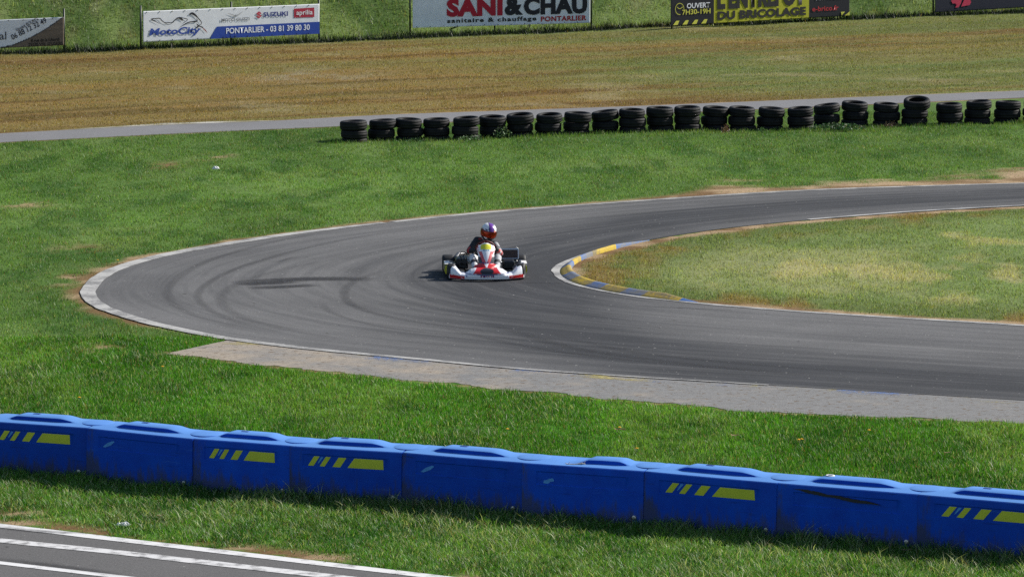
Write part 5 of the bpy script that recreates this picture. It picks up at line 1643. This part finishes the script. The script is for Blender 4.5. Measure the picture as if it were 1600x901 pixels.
# ------------------------------------------------------------------ driver
def blob_mesh(name, limbs, vox):
    """one closed skin round tapered limbs: lists of (point, radius)"""
    bm = bmesh.new()
    for limb in limbs:
        for (p, r0), (q, r1) in zip(limb[:-1], limb[1:]):
            p, q = Vector(p), Vector(q)
            n = max(2, int((q - p).length / (min(r0, r1) * .35)) + 1)
            for k in range(n):
                f = k / (n - 1)
                bmesh.ops.create_icosphere(bm, subdivisions=2, radius=r0 + (r1 - r0) * f, matrix=Matrix.Translation(p.lerp(q, f)))
    me = bpy.data.meshes.new(name); bm.to_mesh(me); bm.free()
    o = bpy.data.objects.new(name, me); COL.objects.link(o)
    md = o.modifiers.new('r', 'REMESH'); md.mode = 'VOXEL'; md.voxel_size = vox
    sm = o.modifiers.new('s', 'SMOOTH'); sm.iterations = 6; sm.factor = .5
    bpy.context.view_layer.update()
    dg = bpy.context.evaluated_depsgraph_get()
    res = bpy.data.meshes.new_from_object(o.evaluated_get(dg))
    bpy.data.objects.remove(o); bpy.data.meshes.remove(me)
    res.name = name
    res.polygons.foreach_set('use_smooth', [True] * len(res.polygons))
    return res

Rk = Matrix.Rotation(math.radians(2.5), 4, 'Z')
M_suit = attr_mat('racing_suit', 0.75, var=0.15, vscale=25)
hipL, hipR = (-.10, .24, .165), (.10, .24, .165)
shL, shR = (-.122, .27, .545), (.168, .25, .478)
elL, elR = (-.262, .06, .395), (.255, .04, .345)
haL, haR = sw_pt(PI - .25), sw_pt(.05)
haL = Vector(haL) + Vector((-.005, .035, 0)); haR = Vector(haR) + Vector((.005, .035, 0))
knL, knR = (-.205, -.16, .305), (.200, -.16, .300)
anL, anR = (-.17, -.50, .125), (.17, -.50, .125)
neck = (.030, .25, .575); head = (.064, .205, .683)
limbs = [
    [((0, .26, .17), .135), ((.0, .33, .30), .135), ((.005, .34, .42), .125), ((.018, .30, .51), .095), (neck, .060), (head, .075)],
    [((.01, .30, .50), .085), (shL, .066)], [((.01, .30, .48), .085), (shR, .066)],
    [(shL, .064), (elL, .050), (tuple(haL), .036)], [(shR, .064), (elR, .050), (tuple(haR), .036)],
    [(hipL, .098), (knL, .070), (anL, .045), ((-.165, -.60, .17), .038)], [(hipR, .098), (knR, .070), (anR, .045), ((.165, -.60, .17), .038)],
]
bme = blob_mesh('person', limbs, .012)
co = np.zeros(len(bme.vertices) * 3, np.float32); bme.vertices.foreach_get('co', co); co = co.reshape(-1, 3)
cols = np.tile(np.array((.016, .016, .020)), (len(co), 1))
x_, y_, z_ = co.T
def seg_d(p, q):
    p, q = np.array(p), np.array(q); d = q - p
    t = np.clip(((co - p) @ d) / (d @ d), 0, 1)
    return np.linalg.norm(co - p - t[:, None] * d, axis=1), t
dl, tl = seg_d(shL, elL); dr_, tr_ = seg_d(shR, elR)
arm_r = (dr_ < .085) & (tr_ > .05)
cols[arm_r] = (.30, .30, .31)
cols[arm_r & (np.sin(z_ * 120 + x_ * 70) > .55)] = (.03, .03, .05)
dlo, tlo = seg_d(elR, haR)
cols[(dlo < .075) & (tlo > .02) & (tlo < .6)] = (.42, .06, .06)
cols[(dlo < .075) & (tlo > .25) & (tlo < .40)] = (.60, .55, .55)
dlo, tlo = seg_d(elL, haL)
cols[(dlo < .075) & (tlo > -.0) & (tlo < .22) & (x_ < -.24)] = (.42, .03, .03)
for kn, an, hp in ((knL, anL, hipL), (knR, anR, hipR)):
    d1, t1 = seg_d(kn, an); d2, t2 = seg_d(hp, kn)
    cols[((d1 < .09) & (y_ < -.12) & (t1 < .8)) | ((d2 < .10) & (t2 > .55))] = (.62, .62, .63) if kn is knL else (.40, .40, .42)
    cols[(d1 < .09) & (t1 > .30) & (t1 < .5)] = (.04, .04, .05)
chest = (np.abs(x_ - .01) < .11) & (z_ > .40) & (z_ < .58) & (y_ < .26)
cols[chest & (np.sin(z_ * 90) > .5)] = (.35, .03, .03)
cols[(z_ < .19) & (y_ < -.52)] = (.02, .02, .02)
set_col(bme, cols)
person = link_mesh('person', bme, M_suit)
person.location = kart.location; person.rotation_euler = kart.rotation_euler
tag(person, 'kart driver in black suit and white-purple helmet, leaning left into the corner', 'person')

# helmet
helm = empty('helmet', head); helm.parent = person
helm.scale = (1.04, 1.04, 1.08)
helm.rotation_euler = (math.radians(6), math.radians(9), math.radians(10))
def helm_fn(u, v):
    a = u * 2 * PI; b = -PI / 2 + v * PI
    z = np.sin(b) * .142; r = np.cos(b)**.82
    x = np.cos(a) * r * .128; y = np.sin(a) * r * .152
    # chin bar pushes forward, neck opening is cut in
    low = sstep(.02, -.11, z)
    y = np.where(np.sin(a) < 0, y - .018 * low * np.abs(np.sin(a)), y)
    x = x * (1 - .10 * low)
    z = np.where(z < -.118, -.118, z)
    return np.c_[x, y, z]
def helm_col(u, v, P):
    x, y, z = P.T
    c = np.tile(np.array((.74, .74, .77)), (len(u), 1))
    c[(np.abs(x - .012) < .036) & (z > .030)] = (.13, .03, .27)
    c[(np.abs(np.abs(x - .012) - .040) < .006) & (z > .03)] = (.03, .03, .06)
    sw_ = np.sin(np.arctan2(x, -y) * 4 + z * 55)
    c[(z < .065) & (z > -.02) & (np.abs(x) > .05) & (sw_ > .35)] = (.05, .03, .09)
    c[(z < .065) & (z > -.02) & (np.abs(x) > .05) & (sw_ < -.75)] = (.40, .10, .05)
    c[(z < -.055)] = (.02, .02, .025)
    c[(z < -.055) & (np.abs(x) > .045) & (sw_ > -.1)] = (.62, .62, .64)
    c[(z < -.085) & (np.abs(x) < .05)] = (.02, .02, .02)
    return c
hs = paint_grid('shell', helm_fn, helm_col, 72, 60, helm, .004)
M_visor, nt, b, out = mat_new('iridium_visor')
lw = N(nt, 'ShaderNodeTexCoord'); sxz = N(nt, 'ShaderNodeSeparateXYZ'); nt.links.new(lw.outputs['Object'], sxz.inputs[0])
mr = N(nt, 'ShaderNodeMapRange'); mr.inputs[1].default_value = -.06; mr.inputs[2].default_value = .05; nt.links.new(sxz.outputs[2], mr.inputs[0])
mxv = N(nt, 'ShaderNodeMix', data_type='RGBA'); mxv.inputs[6].default_value = (.55, .05, .010, 1); mxv.inputs[7].default_value = (.05, .012, .015, 1)
nt.links.new(mr.outputs[0], mxv.inputs[0]); nt.links.new(mxv.outputs[2], b.inputs['Base Color'])
b.inputs['Metallic'].default_value = .85; b.inputs['Roughness'].default_value = .16
def visor_fn(u, v):
    a = -PI / 2 + (u * 2 - 1) * math.radians(84)
    zz = -.058 + v * .098 + .012 * np.abs(u * 2 - 1)**2
    b_ = np.arcsin(np.clip(zz / .142, -1, 1)); r = np.cos(b_)**.82
    low = sstep(.02, -.11, zz)
    x = np.cos(a) * (r * .128 + .007) * (1 - .05 * low); y = np.sin(a) * (r * .152 + .007) - .018 * low * np.abs(np.sin(a))
    return np.c_[x, y, zz]
vo = paint_grid('visor', visor_fn, lambda u, v, P: np.zeros((len(u), 3)), 40, 14, hs, .003)
vo.data.materials.clear(); vo.data.materials.append(M_visor)
# gloves: palm and five fingers closed round the rim
M_glove = simple('racing_glove', (0.03, 0.03, 0.035), 0.8)
for side, a0, hand in ((-1, PI - .25, haL), (1, .05, haR)):
    c = sw_pt(a0); rad_ = (c - SWC).normalized(); tan = SWN.cross(rad_).normalized()
    wr = Vector(hand) + rad_ * .015
    L_ = [[(wr + SWN * .02, .028), (c + SWN * .022 + rad_ * .012, .030)],
          [(c + SWN * .022 - tan * .03 + rad_ * .012, .017), (c + SWN * .022 + tan * .03 + rad_ * .012, .018)]]
    for k in range(4):
        off = tan * (-.033 + .022 * k); ln = [.9, 1.0, .97, .8][k]
        b0 = c + off + rad_ * .022 + SWN * .012; b1 = c + off + rad_ * .030 - SWN * .014 * ln; b2 = c + off + rad_ * .004 - SWN * .029 * ln; b3 = c + off - rad_ * .020 * ln - SWN * .018
        L_.append([(b0, .0095), (b1, .0092), (b2, .0088), (b3, .008)])
    th = tan * (-.03 if side < 0 else .03)
    L_.append([(c + SWN * .022 + th, .012), (c + SWN * .020 + th * 1.3 - rad_ * .022, .0105), (c + SWN * .008 + th * 1.2 - rad_ * .034, .0095)])
    gm = blob_mesh('glove', L_, .0045)
    link_mesh('glove', gm, M_glove, person)

# ------------------------------------------------------------------ light
SUN = Vector((1.0, 0.50, 0.0)).normalized()
EL = math.radians(34)
sv = Vector((SUN.x * math.cos(EL), SUN.y * math.cos(EL), math.sin(EL)))
sl = bpy.data.lights.new('sun', 'SUN'); sl.energy = 4.8; sl.angle = math.radians(.5); sl.color = (1.0, .955, .88)
so = bpy.data.objects.new('sun', sl); COL.objects.link(so)
so.rotation_euler = sv.to_track_quat('Z', 'Y').to_euler(); so.location = (40, 60, 60)
w = bpy.data.worlds.new('World'); scene.world = w; w.use_nodes = True
nt = w.node_tree; nt.nodes.clear()
wo = nt.nodes.new('ShaderNodeOutputWorld'); bg = nt.nodes.new('ShaderNodeBackground'); sk = nt.nodes.new('ShaderNodeTexSky')
sk.sky_type = 'NISHITA'; sk.sun_disc = False; sk.sun_elevation = EL; sk.sun_rotation = math.atan2(sv.x, sv.y)
sk.air_density = 1.0; sk.dust_density = 1.0; sk.altitude = 800
bg.inputs[1].default_value = .085
nt.links.new(sk.outputs[0], bg.inputs[0]); nt.links.new(bg.outputs[0], wo.inputs[0])

vs = scene.view_settings
vs.view_transform = 'Standard'; vs.look = 'None'; vs.exposure = 0.60; vs.gamma = 1.0; vs.use_curve_mapping = False
scene.cycles.sample_clamp_indirect = 3.0; scene.cycles.sample_clamp_direct = 6.0
scene.cycles.max_bounces = 6; scene.cycles.transparent_max_bounces = 16
scene.cycles.use_denoising = False
print('built')
